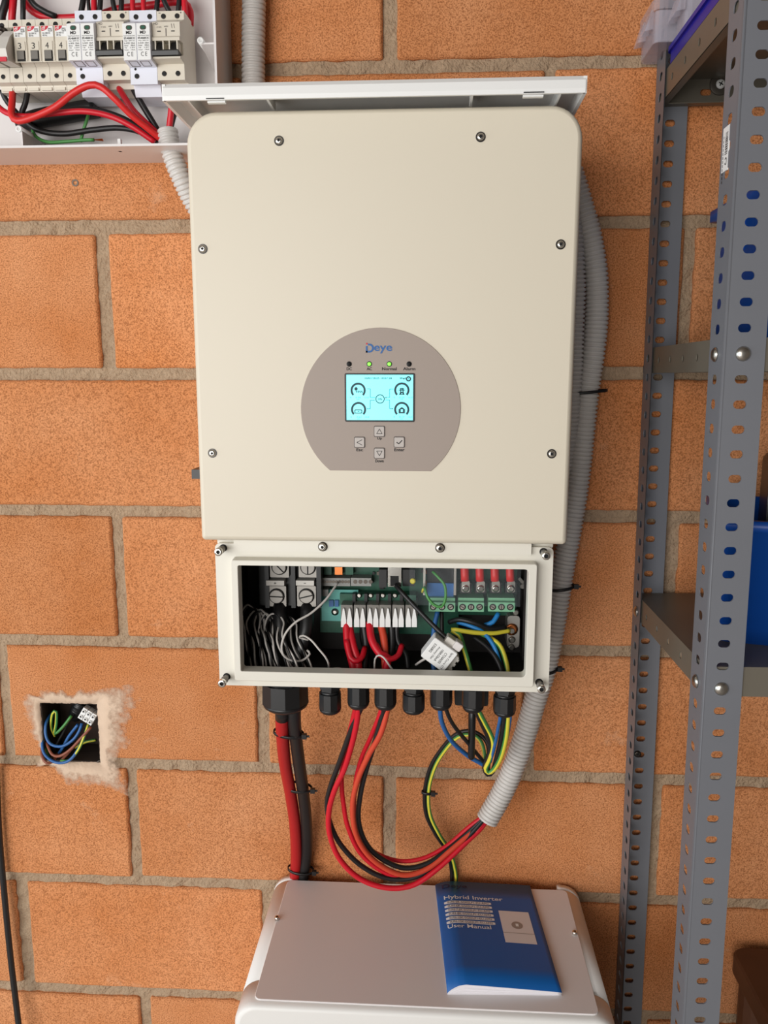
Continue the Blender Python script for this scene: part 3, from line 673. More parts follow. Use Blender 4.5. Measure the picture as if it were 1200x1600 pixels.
pv = [
 ('pv_cable', RED, 8.5, 'outermost red solar cable in the hanging loop', [(541, 972, -.158), (543, 1005, -.170), (549, 1030, -.178), (558, 1070, GY), (560, 1104, GY), (554, 1146, -.17), (539, 1199, -.15), (523, 1234, -.14), (514, 1268, -.13), (515, 1303, -.125), (530, 1341, -.12), (561, 1372, -.118), (603, 1387, -.116), (645, 1383, -.11), (684, 1357, -.098), (726, 1318, -.08), (753, 1292, -.068), CE]),
 ('pv_cable', RUBB, 8, 'outermost black solar cable in the hanging loop', [(568, 972, -.150), (572, 1010, -.160), (568, 1050, -.175), (563, 1080, GY), (564, 1104, GY), (549, 1140, -.168), (530, 1192, -.145), (515, 1234, -.130), (511, 1261, -.122), (518, 1292, -.116), (534, 1322, -.112), (565, 1353, -.108), (605, 1372, -.105), (650, 1370, -.1), (695, 1340, -.088), (735, 1303, -.075), CE]),
 ('pv_cable', RED, 7.5, 'second red solar cable crossing behind the outermost loop', [(545, 975, -.155), (552, 1010, -.172), (560, 1040, -.18), (557, 1075, GY), (556, 1104, GY), (545, 1150, -.155), (535, 1199, -.13), (534, 1230, -.122), (537, 1258, -.115), (543, 1290, -.11), (561, 1330, -.106), (592, 1358, -.104), (630, 1372, -.1), (668, 1366, -.095), (707, 1337, -.084), (742, 1302, -.072), CE]),
 ('pv_cable', ORNG, 8.5, 'bright red solar cable in front, leaving the third gland', [(594, 972, -.152), (600, 1000, -.165), (602, 1040, -.178), (606, 1075, GY), (606, 1104, GY), (595, 1146, -.178), (576, 1180, -.165), (559, 1219, -.15), (551, 1257, -.14), (555, 1299, -.132), (572, 1332, -.124), (599, 1355, -.118), (632, 1367, -.112), (668, 1357, -.102), (707, 1326, -.086), (745, 1292, -.07), CE]),
 ('pv_cable', RUBB, 8, 'black solar cable between the two red ones of the third gland', [(612, 972, -.148), (612, 1010, -.158), (606, 1045, -.172), (602, 1075, GY), (600, 1107, GY), (584, 1165, -.165), (572, 1203, -.148), (563, 1242, -.135), (560, 1280, -.126), (570, 1314, -.118), (592, 1339, -.112), (630, 1356, -.106), (668, 1349, -.098), (703, 1325, -.084), (735, 1297, -.072), CE]),
 ('pv_cable', RED, 7, 'innermost red solar cable sagging highest above the battery', [(577, 972, -.158), (581, 1000, -.172), (594, 1022, -.182), (606, 1028, -.184), (600, 1060, -.186), (597, 1085, GY), (596, 1108, GY), (580, 1150, -.158), (565, 1184, -.138), (556, 1220, -.124), (553, 1260, -.114), (555, 1290, -.108), (562, 1311, -.104), (584, 1331, -.1), (622, 1345, -.096), (661, 1341, -.09), (699, 1321, -.08), (733, 1292, -.07), CE]),
]
for nm, mt, wd, lb, pts in pv: cable(nm, pts, wd, mt, lb, refi=9, win=11)
cable('pv_cable', [(541, 1000, -.172), (548, 1028, -.184), (558, 1033, -.186), (566, 1026, -.180), (570, 1012, -.165)], 9, RED, 'short curled red cable end inside the compartment left of the orange one', refi=2)
cable('pv_cable', [(588, 1008, -.172), (598, 1026, -.186), (610, 1030, -.188), (622, 1024, -.18), (628, 1008, -.165)], 9, RED, 'curled red cable end inside the compartment under the levers', refi=2)
for x0, x1 in ((566, 574), (612, 608), (620, 634)):
    cable('inner_cable', [(x0, 972, -.148), (x0+1, 1000, -.152), (x1, 1022, -.158), (x1+4, 1050, -.165)], 9, RUBB, {566: 'black cable end behind the left curled red cable', 612: 'black cable end dropping from the fourth lever pair', 620: 'black cable end dropping right of the curled red cables'}[x0], refi=1)
# earth / AC cables
gs = (YELL, 1, 4)
cable('blue_cable', [(684, 955, -.150), (678, 985, -.158), (676, 1030, -.172), (684, 1075, GY), (687, 1104, GY), (691, 1130, -.17), (705, 1157, -.15), (730, 1180, -.13), (752, 1193, -.122), (763, 1200, -.12)], 7.5, BLUEC, 'blue cable curving from the gland left of the antenna', refi=5)
cable('black_cable', [(690, 955, -.145), (692, 1040, -.172), (694, 1075, GY), (696, 1104, GY), (708, 1132, -.168), (733, 1163, -.14), (757, 1192, -.122), (763, 1200, -.118)], 6.5, RUBB, 'thin black cable beside the curving blue cable', refi=4)
cable('earth_cable', [(796, 985, -.146), (770, 989, -.156), (740, 988, -.165), (712, 984, -.168), (706, 985, -.166), (718, 992, -.17), (724, 1010, -.174), (730, 1030, -.18), (738, 1060, GY), (745, 1102, GY), (757, 1128, -.172), (768, 1150, -.158), (771, 1168, -.15), (764, 1190, -.14), (759, 1200, -.137), (763, 1207, -.135), (772, 1202, -.138), (783, 1182, -.15), (791, 1150, -.168), (794, 1112, GY), (794, 1075, GY), (793, 1045, -.178), (783, 1012, -.165), (768, 998, -.156), (752, 990, -.15)], 7.5, GREEN, 'green and yellow earth cable looping between the two right glands', stripe=(YELL, 8, 16), a0=0.6, refi=12)
cable('black_cable', [(742, 1060, GY), (742, 1102, GY), (752, 1128, -.168), (762, 1150, -.152), (766, 1170, -.144), (760, 1190, -.134), (757, 1200, -.131), (762, 1210, -.129), (770, 1205, -.131), (777, 1182, -.144), (784, 1150, -.162), (788, 1112, GY), (786, 1060, -.182), (776, 1030, -.172), (760, 1010, -.16), (740, 995, -.15)], 8, RUBB, 'black cable looping beside the green and yellow earth cable', refi=6)
cable('blue_cable', [(780, 1050, -.18), (782, 1112, GY), (778, 1140, -.17), (773, 1165, -.155), (766, 1190, -.14)], 5.5, BLUEC, 'short blue cable dropping from the rightmost gland', refi=2)
cable('blue_cable', [(798, 1090, GY), (798, 1114, GY), (794, 1145, -.168), (787, 1172, -.155)], 5, BLUEC, 'thin blue cable at the right edge of the rightmost gland', refi=2)
cable('earth_lead', [(762, 1203, -.117), (764, 1180, -.11), (761, 1160, -.102), (748, 1147, -.095), (732, 1142, -.09), (712, 1148, -.085), (692, 1168, -.075), (673, 1198, -.062), (664, 1235, -.05), (666, 1272, -.04), (680, 1302, -.03), (697, 1328, -.02), (705, 1355, -.0125), (706, 1380, -.011), (706, 1400, -.011)], 6.5, RUBB, 'thin black cable arching left behind the antenna and down to the battery', refi=8)
cable('earth_lead', [(757, 1200, -.118), (757, 1180, -.112), (752, 1160, -.106), (742, 1150, -.1), (728, 1148, -.095), (712, 1154, -.09), (694, 1174, -.08), (679, 1200, -.067), (670, 1235, -.055), (672, 1272, -.044), (686, 1303, -.033), (703, 1330, -.022), (711, 1358, -.0125), (713, 1380, -.011), (713, 1400, -.011)], 6, GREEN, 'thin green and yellow earth lead beside the arching black cable', stripe=(YELL, 0, 2), a0=0.0, refi=8)
tie(PY(667, 1238, -.053), (.05, 0, 1), .0068, .0045, 'small cable tie on the thin arching earth cables')
# wires inside the compartment that stay inside
cable('network_cable', [(618, 914, -.155), (630, 928, -.166), (660, 960, -.176), (690, 990, -.186), (706, 1003, -.19)], 7.5, RUBB, 'black network cable running diagonally across the compartment to the white clip', cat='cable', refi=2)
cable('earth_jumper', [(660, 925, -.16), (663, 918, -.165), (668, 933, -.17), (678, 945, -.172), (690, 948, -.172), (696, 935, -.17), (695, 915, -.165), (685, 902, -.16), (676, 893, -.155)], 4.5, GREEN, 'short green and yellow jumper loop in front of the blue relay', stripe=gs, a0=0.0, refi=4)
cable('blue_cable', [(779, 958, -.15), (770, 972, -.155), (757, 977, -.155)], 7.5, BLUEBR, 'short bright blue cable below the rightmost green terminal', refi=1)
cable('blue_cable', [(715, 972, -.150), (735, 978, -.158), (755, 988, -.16), (772, 1010, -.163), (782, 1040, -.172)], 7, BLUEBR, 'bright blue cable passing behind the horizontal earth cable', refi=1)
cable('black_cable', [(702, 972, -.152), (718, 968, -.162), (740, 973, -.166), (765, 982, -.160), (790, 980, -.150)], 8, RUBB, 'black cable above the horizontal earth cable', refi=2)
cable('signal_wire', [(528, 910, -.150), (520, 922, -.16), (508, 938, -.17), (486, 958, -.18), (462, 972, -.188), (446, 990, -.192), (440, 1010, -.194), (444, 1025, -.194), (456, 1032, -.192), (472, 1032, -.188), (484, 1022, -.184), (480, 1016, -.18)], 3.6, GREYW, 'single pale wire swooping down from the small grey terminals', refi=4)
cable('signal_wire', [(482, 1000, -.182), (468, 996, -.184), (474, 993, -.19), (486, 1000, -.196), (498, 1014, -.2), (508, 1026, -.2), (513, 1036, -.198), (514, 1046, -.19)], 3.2, GREYW, 'white wire with a hooked end left of the red cables', refi=4)
cable('signal_wire', [(585, 1052, -.19), (586, 1030, -.192), (592, 1024, -.196), (600, 1028, -.2), (610, 1042, -.2), (620, 1055, -.196)], 3, GREYW, 'white wire hooked below the curled red cable', refi=3)
cable('signal_wire', [(512, 1046, -.188), (530, 1044, -.19), (545, 1050, -.186)], 2.6, GREYW, 'thin white wire lying on the compartment floor', refi=1)
# coil of twisted black and white wire in the left of the compartment
rnd = random.Random(21); pts = []
for k in range(7):
    xb = 390+k*12.5; xt = 378+k*9.5; yt = 950+k*2.5+rnd.uniform(-4, 4); yd = -.150-.004*(k % 5)
    pts += [(xb+rnd.uniform(-4, 4), 1043, yd-.03), (xt+6+rnd.uniform(-3, 3), 1000, yd-.02), (xt+rnd.uniform(-2, 2), yt+18, yd), (xt+10, yt-2, yd+.004), (xt+26, yt+12, yd-.004), (xt+30+rnd.uniform(-3, 3), 1000, yd-.022), (xb+24+rnd.uniform(-3, 3), 1045, yd-.034)]
W = smoothpath(pxp(pts), .006); t = root('twisted_wire_coil', PY(430, 1040, -.18), 'bundled coil of twisted black and white sensor wire in the left of the compartment', 'wire')
for ph, mt, nm in ((0, GREYW, 'white_strand'), (PI, RUBB, 'black_strand')):
    q_ = []; Ln = 0
    for i, p in enumerate(W):
        if i: Ln += (p-W[i-1]).length
        T = (W[min(i+1, len(W)-1)]-W[max(i-1, 0)]).normalized(); u = T.orthogonal().normalized(); u = (Vector((1, 0, 0))-T*T.x).normalized() if abs(T.x) < .95 else u; v = T.cross(u); a = 2*PI*Ln/.055+ph
        q_.append(p+(u*math.cos(a)+v*math.sin(a))*.0013)
    mb = MB().use(mt).tube(q_, .0013, 6, step=.004); part(nm, mb, t)
# current sensor
c = PY(687, 1019, -.195); k = dep(c)/F
CT = root('current_sensor', c, 'white clip-on current sensor lying tilted in the compartment', 'current sensor')
ex = (RT*.80-UP*.60); ex = Vector((ex.x, 0, ex.z)).normalized(); ez = Vector((-ex.z, 0, ex.x)); ez = ez if ez.z > 0 else -ez
Rm = Matrix((ex, Vector((0, 1, 0)), ez)).transposed()
def ct(mb, x0, x1, z0, z1, y0, y1, bev=.002):
    pl = rrect(x0*k, x1*k, z0*k, z1*k, bev, 3); o = len(mb.v); mb.prism(pl, y1, y0, bev=.0008)
    for i in range(o, len(mb.v)): mb.v[i] = Rm @ mb.v[i]+c
mb = MB().use(ABSW); ct(mb, -23, 21, -19, 19, -.012, .010); part('case', mb, CT)
mb = MB().use(GREYP); ct(mb, -6, 20, 18, 30, -.004, .012); ct(mb, 21, 30, -16, 12, -.002, .012)
for i in range(3): ct(mb, 29, 32, -14+i*9, -9+i*9, -.003, .010, .0008)
part('clamp_jaw', mb, CT)
mb = MB().use(ABS); ct(mb, 8, 22, 20, 33, -.008, .006); part('clip', mb, CT)
mb = MB().use(INKB)
for i, (s, wd) in enumerate((('Split Core CT', 32), ('CT24A050', 20), ('100A/50mA', 22), ('Accuracy: Class', 24), ('E356802', 16))):
    p = c+Rm @ Vector(((13-i*7.2)*k, -.0123, (-1 if i < 4 else 3)*k)); text(mb, s, p, wd*k, 4.2*k, u=tuple(-(Rm @ Vector((0, 0, 1)))), v=tuple(Rm @ Vector((1, 0, 0))))
part('lettering', mb, CT)
mb = MB().use(GREYW).tube([c+Rm @ Vector((-8*k, .004, -18*k)), c+Rm @ Vector((-12*k, .006, -30*k)), c+Rm @ Vector((-14*k, .012, -44*k))], .0016, 8); part('lead', mb, CT)

# ================================================================== corrugated conduits
corrugated('corrugated_conduit', [(892, 268, -.026), (908, 320, -.026), (922, 372, -.027), (931, 430, -.028), (932, 490, -.028), (927, 550, -.03), (918, 613, -.03), (911, 680, -.03), (902, 760, -.033), (889, 840, -.037), (878, 900, -.042), (866, 975, -.048), (853, 1040, -.053), (836, 1095, -.056), (823, 1140, -.058), (806, 1190, -.061), (786, 1236, -.063), (761, 1281, -.066)], 37, 'long grey corrugated conduit bulging right of the inverter with red cables leaving its end', refi=6)
corrugated('corrugated_conduit', [(886, 300, -.035), (897, 360, -.037), (902, 440, -.039), (900, 520, -.04), (897, 600, -.04), (890, 680, -.036), (880, 750, -.030), (872, 800, -.024)], 26, 'thinner grey conduit tucked between the inverter and the long conduit', refi=3)
corrugated('corrugated_conduit', [(398, -40, -.02), (397, 0, -.02), (396, 60, -.02), (396, 120, -.02), (398, 180, -.02)], 37, 'grey conduit coming down the wall above the inverter', pitch=.0063, refi=2)
corrugated('corrugated_conduit', [(262, 204, -.045), (265, 226, -.047), (272, 250, -.046), (285, 282, -.042), (302, 316, -.03), (322, 345, -.020), (345, 372, -.0165)], 32, 'short grey conduit bending out of the bottom of the breaker box', pitch=.0058, depth=.0022, refi=2)
tie(PY(914, 613, -.03), (-.1, 0, 1), .0290, .0185, 'cable tie holding the two conduits right of the inverter', head=False)
tie(PY(876, 917, -.043), (-.15, 0, 1), .0178, .0178, 'cable tie on the long conduit beside the compartment')
tie(PY(851, 1046, -.053), (-.2, 0, 1), .0178, .0178, 'cable tie on the long conduit near the lower right corner screw')

# ================================================================== battery on the floor
BX0, BX1, BZ = -.2372, .2362, .7338
BAT = root('battery', (0, -.14, 0), 'white floor-standing battery box below the inverter', 'battery')
def bprof(z1): return rrect(BX0, BX1, .03, z1, (.004, .004, .030, .030), 8)
mb = MB().use(WHITE, True); mb.prism(bprof(BZ), -.0215, -.2285); part('body', mb, BAT)
cor = [p for p in bprof(BZ)]
for s_ in (-1, 1):
    pl = [(x, z) for x, z in cor if (x < -.196 if s_ < 0 else x > .196)]
    xi = -.198 if s_ < 0 else .2
    pl = sorted([p for p in pl if p[1] > .3], key=lambda p: p[1] if s_ > 0 else -p[1])
    pl = ([(BX1, .04)]+pl+[(xi, BZ), (xi, .04)]) if s_ > 0 else ([(xi, .04), (xi, BZ)]+pl+[(BX0, .04)])
    part('rear_bezel', MB().use(WHITE, True).prism(pl, -.0085, -.0216), BAT)
mb = MB().use(WHITE, True); L = []
for y, d in ((-.2292, 0), (-.2640, 0), (-.2685, .0012), (-.2715, .0040), (-.2725, .008)):
    L.append([(a, y, c_) for a, c_ in rrect(BX0+d, BX1-d, .03+d, BZ-d*.8, (.004, .004, max(.01, .030-d), max(.01, .030-d)), 8)])
mb.loft(L); part('front_cover', mb, BAT)
mb = MB().use(WPLATE); pl = rrect(-.2125, .2127, -.2635, -.0235, .008, 4); mb.prism(pl, BZ-.001, BZ+.0018, 'z', bev=.0005); part('top_plate', mb, BAT)
for x, y in ((433, 1434), (898, 1457)):
    p = PZ(x, y, BZ+.004); mb = MB().use(CHROME, True).lathe((p.x, p.y, BZ+.001), (0, 0, 1), [(0, .0036), (.0045, .0036), (.005, .003), (.005, .002)], 16, True, False)
    mb.use(BLACKM).lathe((p.x, p.y, BZ+.003), (0, 0, 1), [(0, .002), (.001, .002)], 6); part('plate_screw', mb, BAT)
for x in (BX0+.03, BX1-.03):
    for y in (-.05, -.24): mb = MB().use(BLACK, True).lathe((x, y, 0), (0, 0, 1), [(0, .014), (.004, .016), (.032, .016)], 16); part('foot', mb, BAT)

# ================================================================== user manual lying on the battery
TZ = BZ+.0018
A, Bp, Cc, Dd = Vector((.0144, -.0255, 0)), Vector((.1580, -.0200, 0)), Vector((.1718, -.2360, 0)), Vector((.0285, -.2425, 0))
def bil(u, v): return (A*(1-u)+Bp*u)*(1-v)+(Dd*(1-u)+Cc*u)*v          # u: spine -> fore edge, v: top -> bottom
MAN = root('user_manual', (.093, -.13, TZ), 'blue user manual booklet lying on top of the white battery', 'booklet')
def hcov(u, v=0): return .0012+(.0118*(1-u)**.9*min(1, (u/.16)**.55 if u > 0 else 0)+.0035*min(1, u/.1))*(.55+.45*v)
def sheet(mb, hf, th, nu=40, nv=6):
    vs = []; fs = []
    us = [(i/nu)**1.6 for i in range(nu+1)]
    for top in (1, 0):
        for j in range(nv+1):
            for u in us:
                p = bil(u, j/nv); vs.append((p.x, p.y, TZ+hf(u, j/nv)-(0 if top else th)))
    m_ = nu+1; N_ = m_*(nv+1)
    for j in range(nv):
        for i in range(nu):
            a = j*m_+i; fs.append((a, a+1, a+m_+1, a+m_)); fs.append((N_+a, N_+a+m_, N_+a+m_+1, N_+a+1))
    for i in range(nu): fs.append((i, N_+i, N_+i+1, i+1)); a = nv*m_+i; fs.append((a, a+1, N_+a+1, N_+a))
    for j in range(nv): a = j*m_; fs.append((a, a+m_, N_+a+m_, N_+a)); a += nu; fs.append((a, N_+a, N_+a+m_, a+m_))
    mb.smooth = True; mb.add(vs, fs); mb.smooth = False
mb = MB().use(BOOK); sheet(mb, hcov, .0004); COV = part('front_cover', mb, MAN)
mb = MB().use(PAPER); sheet(mb, lambda u, v: hcov(u, v)-.0005, .0012); part('page_block', mb, MAN)
for k_ in (.30, .58):
    mb = MB().use(PAPER); sheet(mb, lambda u, v: .001+(hcov(u, v)-.0022)*(k_ if u < .5 else k_+(1-k_)*(u-.5)*1.2), .0005); part('page', mb, MAN)
mb = MB().use(PAPER); sheet(mb, lambda u, v: .0009, .0008); part('back_cover', mb, MAN)
def onb(p):          # (u across, v down) metres-free coordinates -> point just above the cover
    b = bil(p.x, p.y); return Vector((b.x, b.y, TZ+hcov(p.x, p.y)+.0003))
def btext(mb, s, u, v, wu, hv, bold=0): text(mb, s, (u+wu/2, v, 0), wu, hv, u=(1, 0, 0), v=(0, -1, 0), bold=bold, fn=onb)
for s_, v_, wu, hv in (('Hybrid Inverter', .185, .60, .052), ('User Manual', .478, .42, .036)): mb = MB().use(ABSW); btext(mb, s_, .07, v_, wu, hv, .008); part('title_lettering', mb, COV)
mb = MB().use(LOGOD); btext(mb, 'Deye', .065, .060, .26, .055, .01); part('brand_lettering', mb, COV)
for i, s in enumerate(('SUN-5K-SG02LP1-EU-AM2', 'SUN-6K-SG02LP1-EU-AM2', 'SUN-7.6K-SG02LP1-EU-AM2', 'SUN-8K-SG02LP1-EU-AM2', 'SUN-10K-SG02LP1-EU-AM2', 'SUN-12K-SG02LP1-EU-AM2')):
    v = .235+i*.0405; mb = MB().use(ABSW)
    pl = rrect(.065, .54, v-.0145, v+.0145, .012, 3); nseg = len(pl)
    ctr = []
    for i2 in range(12):      # strip of quads so that it follows the cover
        u0 = .065+.475*i2/12; u1 = .065+.475*(i2+1)/12; e0 = .003 if i2 == 0 else 0; e1 = .003 if i2 == 11 else 0
        mb.add([onb(Vector((u0, v-.0145+e0*1.5, 0))), onb(Vector((u1, v-.0145+e1*1.5, 0))), onb(Vector((u1, v+.0145-e1*1.5, 0))), onb(Vector((u0, v+.0145-e0*1.5, 0)))], [(0, 1, 2, 3)])
    bar = part('model_bar', mb, COV)
    mb = MB().use(LOGOD); text(mb, s, (.305, v, 0), .42, .020, u=(1, 0, 0), v=(0, -1, 0), fn=lambda p: onb(p)+Vector((0, 0, .0002))); part('model_lettering', mb, bar)
mb = MB().use(WPLATE)
for j in range(8):
    for i in range(6):
        u0, u1 = .60+.30*i/6, .60+.30*(i+1)/6; v0, v1 = .30+.31*j/8, .30+.31*(j+1)/8
        mb.add([onb(Vector((a, b, 0))) for a, b in ((u0, v0), (u1, v0), (u1, v1), (u0, v1))], [(0, 1, 2, 3)])
pic = part('printed_picture', mb, COV)
mb = MB().use(TAUPE)
mb.add([onb(Vector((.752+.055*math.cos(2*PI*i/20), .44+.036*math.sin(2*PI*i/20), 0)))+Vector((0, 0, .0002)) for i in range(20)], [list(range(20))])
mb.add([onb(Vector((a, b, 0)))+Vector((0, 0, .0002)) for a, b in ((.60, .515), (.90, .515), (.90, .519), (.60, .519))], [(0, 1, 2, 3)])
part('printed_detail', mb, pic)
mb = MB().use(ABSW); mb.add([onb(Vector((.752+a, .44+b, 0)))+Vector((0, 0, .0004)) for a, b in ((-.014, -.014), (.014, -.014), (.014, .012), (-.014, .012))], [(0, 1, 2, 3)]); part('printed_screen', mb, pic)

# ================================================================== open breaker box on the wall
DX1, DZ0, DD = -.2686, 1.7885, -.081; DX0, DZ1 = -.80, 2.20
BOX = root('breaker_box', ((DX0+DX1)/2, -.02, DZ0), 'open white plastic breaker box on the brick wall left of the inverter', 'breaker box')
mb = MB().use(ABS); t_ = .0028
mb.box((DX0, .0, DZ0), (DX1, -.003, DZ1)); part('back_panel', mb, BOX)
for nm, a, b in (('bottom_wall', (DX0, -.003, DZ0), (DX1, DD, DZ0+t_)), ('top_wall', (DX0, -.003, DZ1-t_), (DX1, DD, DZ1)), ('side_wall', (DX1-t_, -.003, DZ0+t_), (DX1, DD, DZ1-t_)), ('side_wall', (DX0, -.003, DZ0+t_), (DX0+t_, DD, DZ1-t_))):
    part(nm, MB().use(ABS).box(a, b), BOX)
def post_(x, y, dx, dz):
    p = PY(x, y, -.068); mb = MB().use(ABSW, True); mb.lathe((p.x, -.003, p.z), (0, -1, 0), [(0, .0042), (.065, .0042), (.065, .0018), (.05, .0018)], 14, True, True)
    mb.use(ABS, False)
    if dx: mb.add([(p.x, -.066, p.z-.002), (DX1-t_, -.066, p.z-.002), (DX1-t_, -.003, p.z-.012), (p.x, -.003, p.z-.012), (p.x, -.066, p.z-.004), (DX1-t_, -.066, p.z-.004), (DX1-t_, -.003, p.z-.014), (p.x, -.003, p.z-.014)], [(0, 1, 2, 3), (7, 6, 5, 4), (0, 4, 5, 1), (1, 5, 6, 2), (2, 6, 7, 3), (3, 7, 4, 0)])
    if dz: mb.box((p.x+.001, -.003, DZ0+t_), (p.x+.0035, -.066, p.z)); mb.box((p.x, -.003, DZ0+t_), (p.x+.02, -.04, DZ0+.012))
    part('screw_post', mb, BOX)
post_(313, 63, 1, 0); post_(29, 201, 0, 1)
p = PY(186, 222, -.06); mb = MB().use(ABSW).box((p.x-.002, -.055, DZ0), (p.x+.002, -.06, p.z+.004)); part('cover_catch', mb, BOX)
X110 = PY(110, 118, -.065).x; MW = .0175
zz = lambda ypx, yp, x=150: PY(x, ypx, yp).z
mb = MB().use(STEEL).box((DX0+.02, -.012, zz(60, -.02)), (DX1-.045, -.014, zz(95, -.02))); part('din_rail', mb, BOX)
def module(name, x0, nmod, prof, mat, label, cat, group=None):
    R_ = root(name, (x0+nmod*MW/2, -.04, prof[-1][1]), label, cat, group)
    mb = MB().use(mat); mb.prism(prof, x0+.0002, x0+nmod*MW-.0002, 'x'); part('housing', mb, R_)
    return R_
def hole(R_, x, z, y, r=.0026, nm='terminal_screw'):
    mb = MB().use(STEELD, True); mb.lathe((x, y+.0005, z), (0, -1, 0), [(0, r*1.25), (.0008, r*1.2), (.0008, r)], 12, True, False); mb.use(BLACKM); mb.lathe((x, y, z), (0, -1, 0), [(0, r), (.0006, r)], 12); part(nm, mb, R_)
# fuse holders
fz = [zz(30, -.060, 60), zz(42, -.060, 60), zz(40, -.084, 60), zz(97, -.084, 60), zz(105, -.066, 60), zz(128, -.066, 60), zz(143, -.058, 60)]
fprof = [(-.016, fz[0]), (-.060, fz[0]), (-.060, fz[1]), (-.084, fz[2]), (-.084, fz[3]), (-.072, fz[4]+.004), (-.066, fz[4]), (-.066, fz[5]), (-.058, fz[5]-.002), (-.056, fz[6]), (-.016, fz[6])]
oprof = [(-.016, fz[0]), (-.060, fz[0]), (-.060, fz[1]), (-.048, fz[1]-.004), (-.048, fz[4]+.012), (-.066, fz[4]), (-.066, fz[5]), (-.058, fz[5]-.002), (-.056, fz[6]), (-.016, fz[6])]
nums = ['4', '4', '3', '3']
flab = ['closed fuse holder marked 4 next to the surge protector', 'second fuse holder from the surge protector, marked 4', 'third fuse holder from the surge protector, marked 3', 'fourth fuse holder from the surge protector, marked 3']
for k in range(6):
    x0 = X110-MW/2-k*MW
    if k < 4:
        R_ = module('fuse_holder', x0, 1, fprof, BEIGE, flab[k], 'fuse holder', 'fuse holders in the breaker box')
        yf = -.0845; zt, zb = fz[2], fz[3]; H = zt-zb; xc = x0+MW/2; yq = yf-.0006
        mb = MB().use(BEIGE).prism(rrect(x0+.0012, x0+MW-.0012, zb+.001, zt-.0005, .001, 2), -.083, yf-.0004); HD = part('handle', mb, R_)
        mb = MB().use(ABSW); flatpoly(mb, [(x0+.0014, zt-H*.32), (x0+MW-.0014, zt-H*.32), (x0+MW-.0014, zt-.001), (x0+.0014, zt-.001)], yq); part('rating_label', mb, HD)
        mb = MB().use(REDINK); flatpoly(mb, [(x0+.0014, zt-H*.16)]+[(x0+.0014+.0092*math.sin(a), zt-H*.16+(H*.14)*(1-math.cos(a))) for a in (.4, .8, 1.2, 1.5)]+[(x0+MW-.0014, zt-H*.03), (x0+MW-.0014, zt-.001), (x0+.0014, zt-.001)], yq-.0001); part('red_band', mb, HD)
        mb = MB().use(ABSW); text(mb, 'df', (x0+.0045, yq-.0002, zt-H*.08), .0045, .0042); part('label_lettering', mb, HD)
        mb = MB().use(INKB); text(mb, 'PMX', (x0+.0125, yq-.0003, zt-H*.11), .005, .0022); text(mb, '10x38', (x0+.0125, yq-.0003, zt-H*.16), .005, .002); text(mb, '32A 1000V DC', (x0+.0075, yq-.0003, zt-H*.22), .010, .002); text(mb, '400 Vdc', (x0+.0055, yq-.0003, zt-H*.28), .006, .002); part('label_lettering', mb, HD)
        mb = MB().use(BEIGE); mb.box((x0+.003, yf-.0012, zb+H*.32), (x0+MW-.003, yf, zb+H*.56)); part('number_tag', mb, HD)
        mb = MB().use(INKB); text(mb, nums[k], (xc-.001, yf-.0014, zb+H*.44), .0042, .0070); part('handwritten_number', mb, HD)
        mb = MB().use(BLACKM).box((x0+.0035, yf-.0002, zb+H*.02), (x0+MW-.0035, yf-.0008, zb+H*.31)); mb.use(CLEARH).box((x0+.0045, yf-.0004, zb+H*.07), (x0+MW-.0045, yf-.0022, zb+H*.29)); part('indicator_window', mb, HD)
    else:
        R_ = module('fuse_holder', x0, 1, oprof, BEIGE, 'open fuse holder with its handle swung down, beside the closed ones' if k == 4 else 'open fuse holder at the left edge of the picture', 'fuse holder', 'fuse holders in the breaker box')
        mb = MB().use(GREYP); zt, zb = fz[2], fz[3]
        mb.prism([(-.058, zb+.002), (-.098, zb-.002), (-.102, zb+.010), (-.090, zb+.028), (-.075, zb+.040), (-.062, zb+.036)], x0+.002, x0+MW-.002, 'x', ); part('handle', mb, R_)
        mb = MB().use(STEELD, True).cyl((x0+MW/2, -.066, zb+.038), (x0+MW/2, -.056, zb+.050), .005, 12); part('fuse', mb, R_)
        mb = MB().use(REDINK).box((x0+.003, -.0985, zb-.004), (x0+MW-.003, -.1005, zb+.001)); part('red_band', mb, R_)
    hole(R_, x0+MW/2, fz[0]-.0065, -.0602); hole(R_, x0+MW/2, zz(119, -.066, 60), -.0662, .0024)
    mb = MB().use(BEIGE).box((x0+.002, -.0575, fz[6]+.001), (x0+MW-.002, -.0585, fz[5]-.004)); part('terminal_flap', mb, R_)
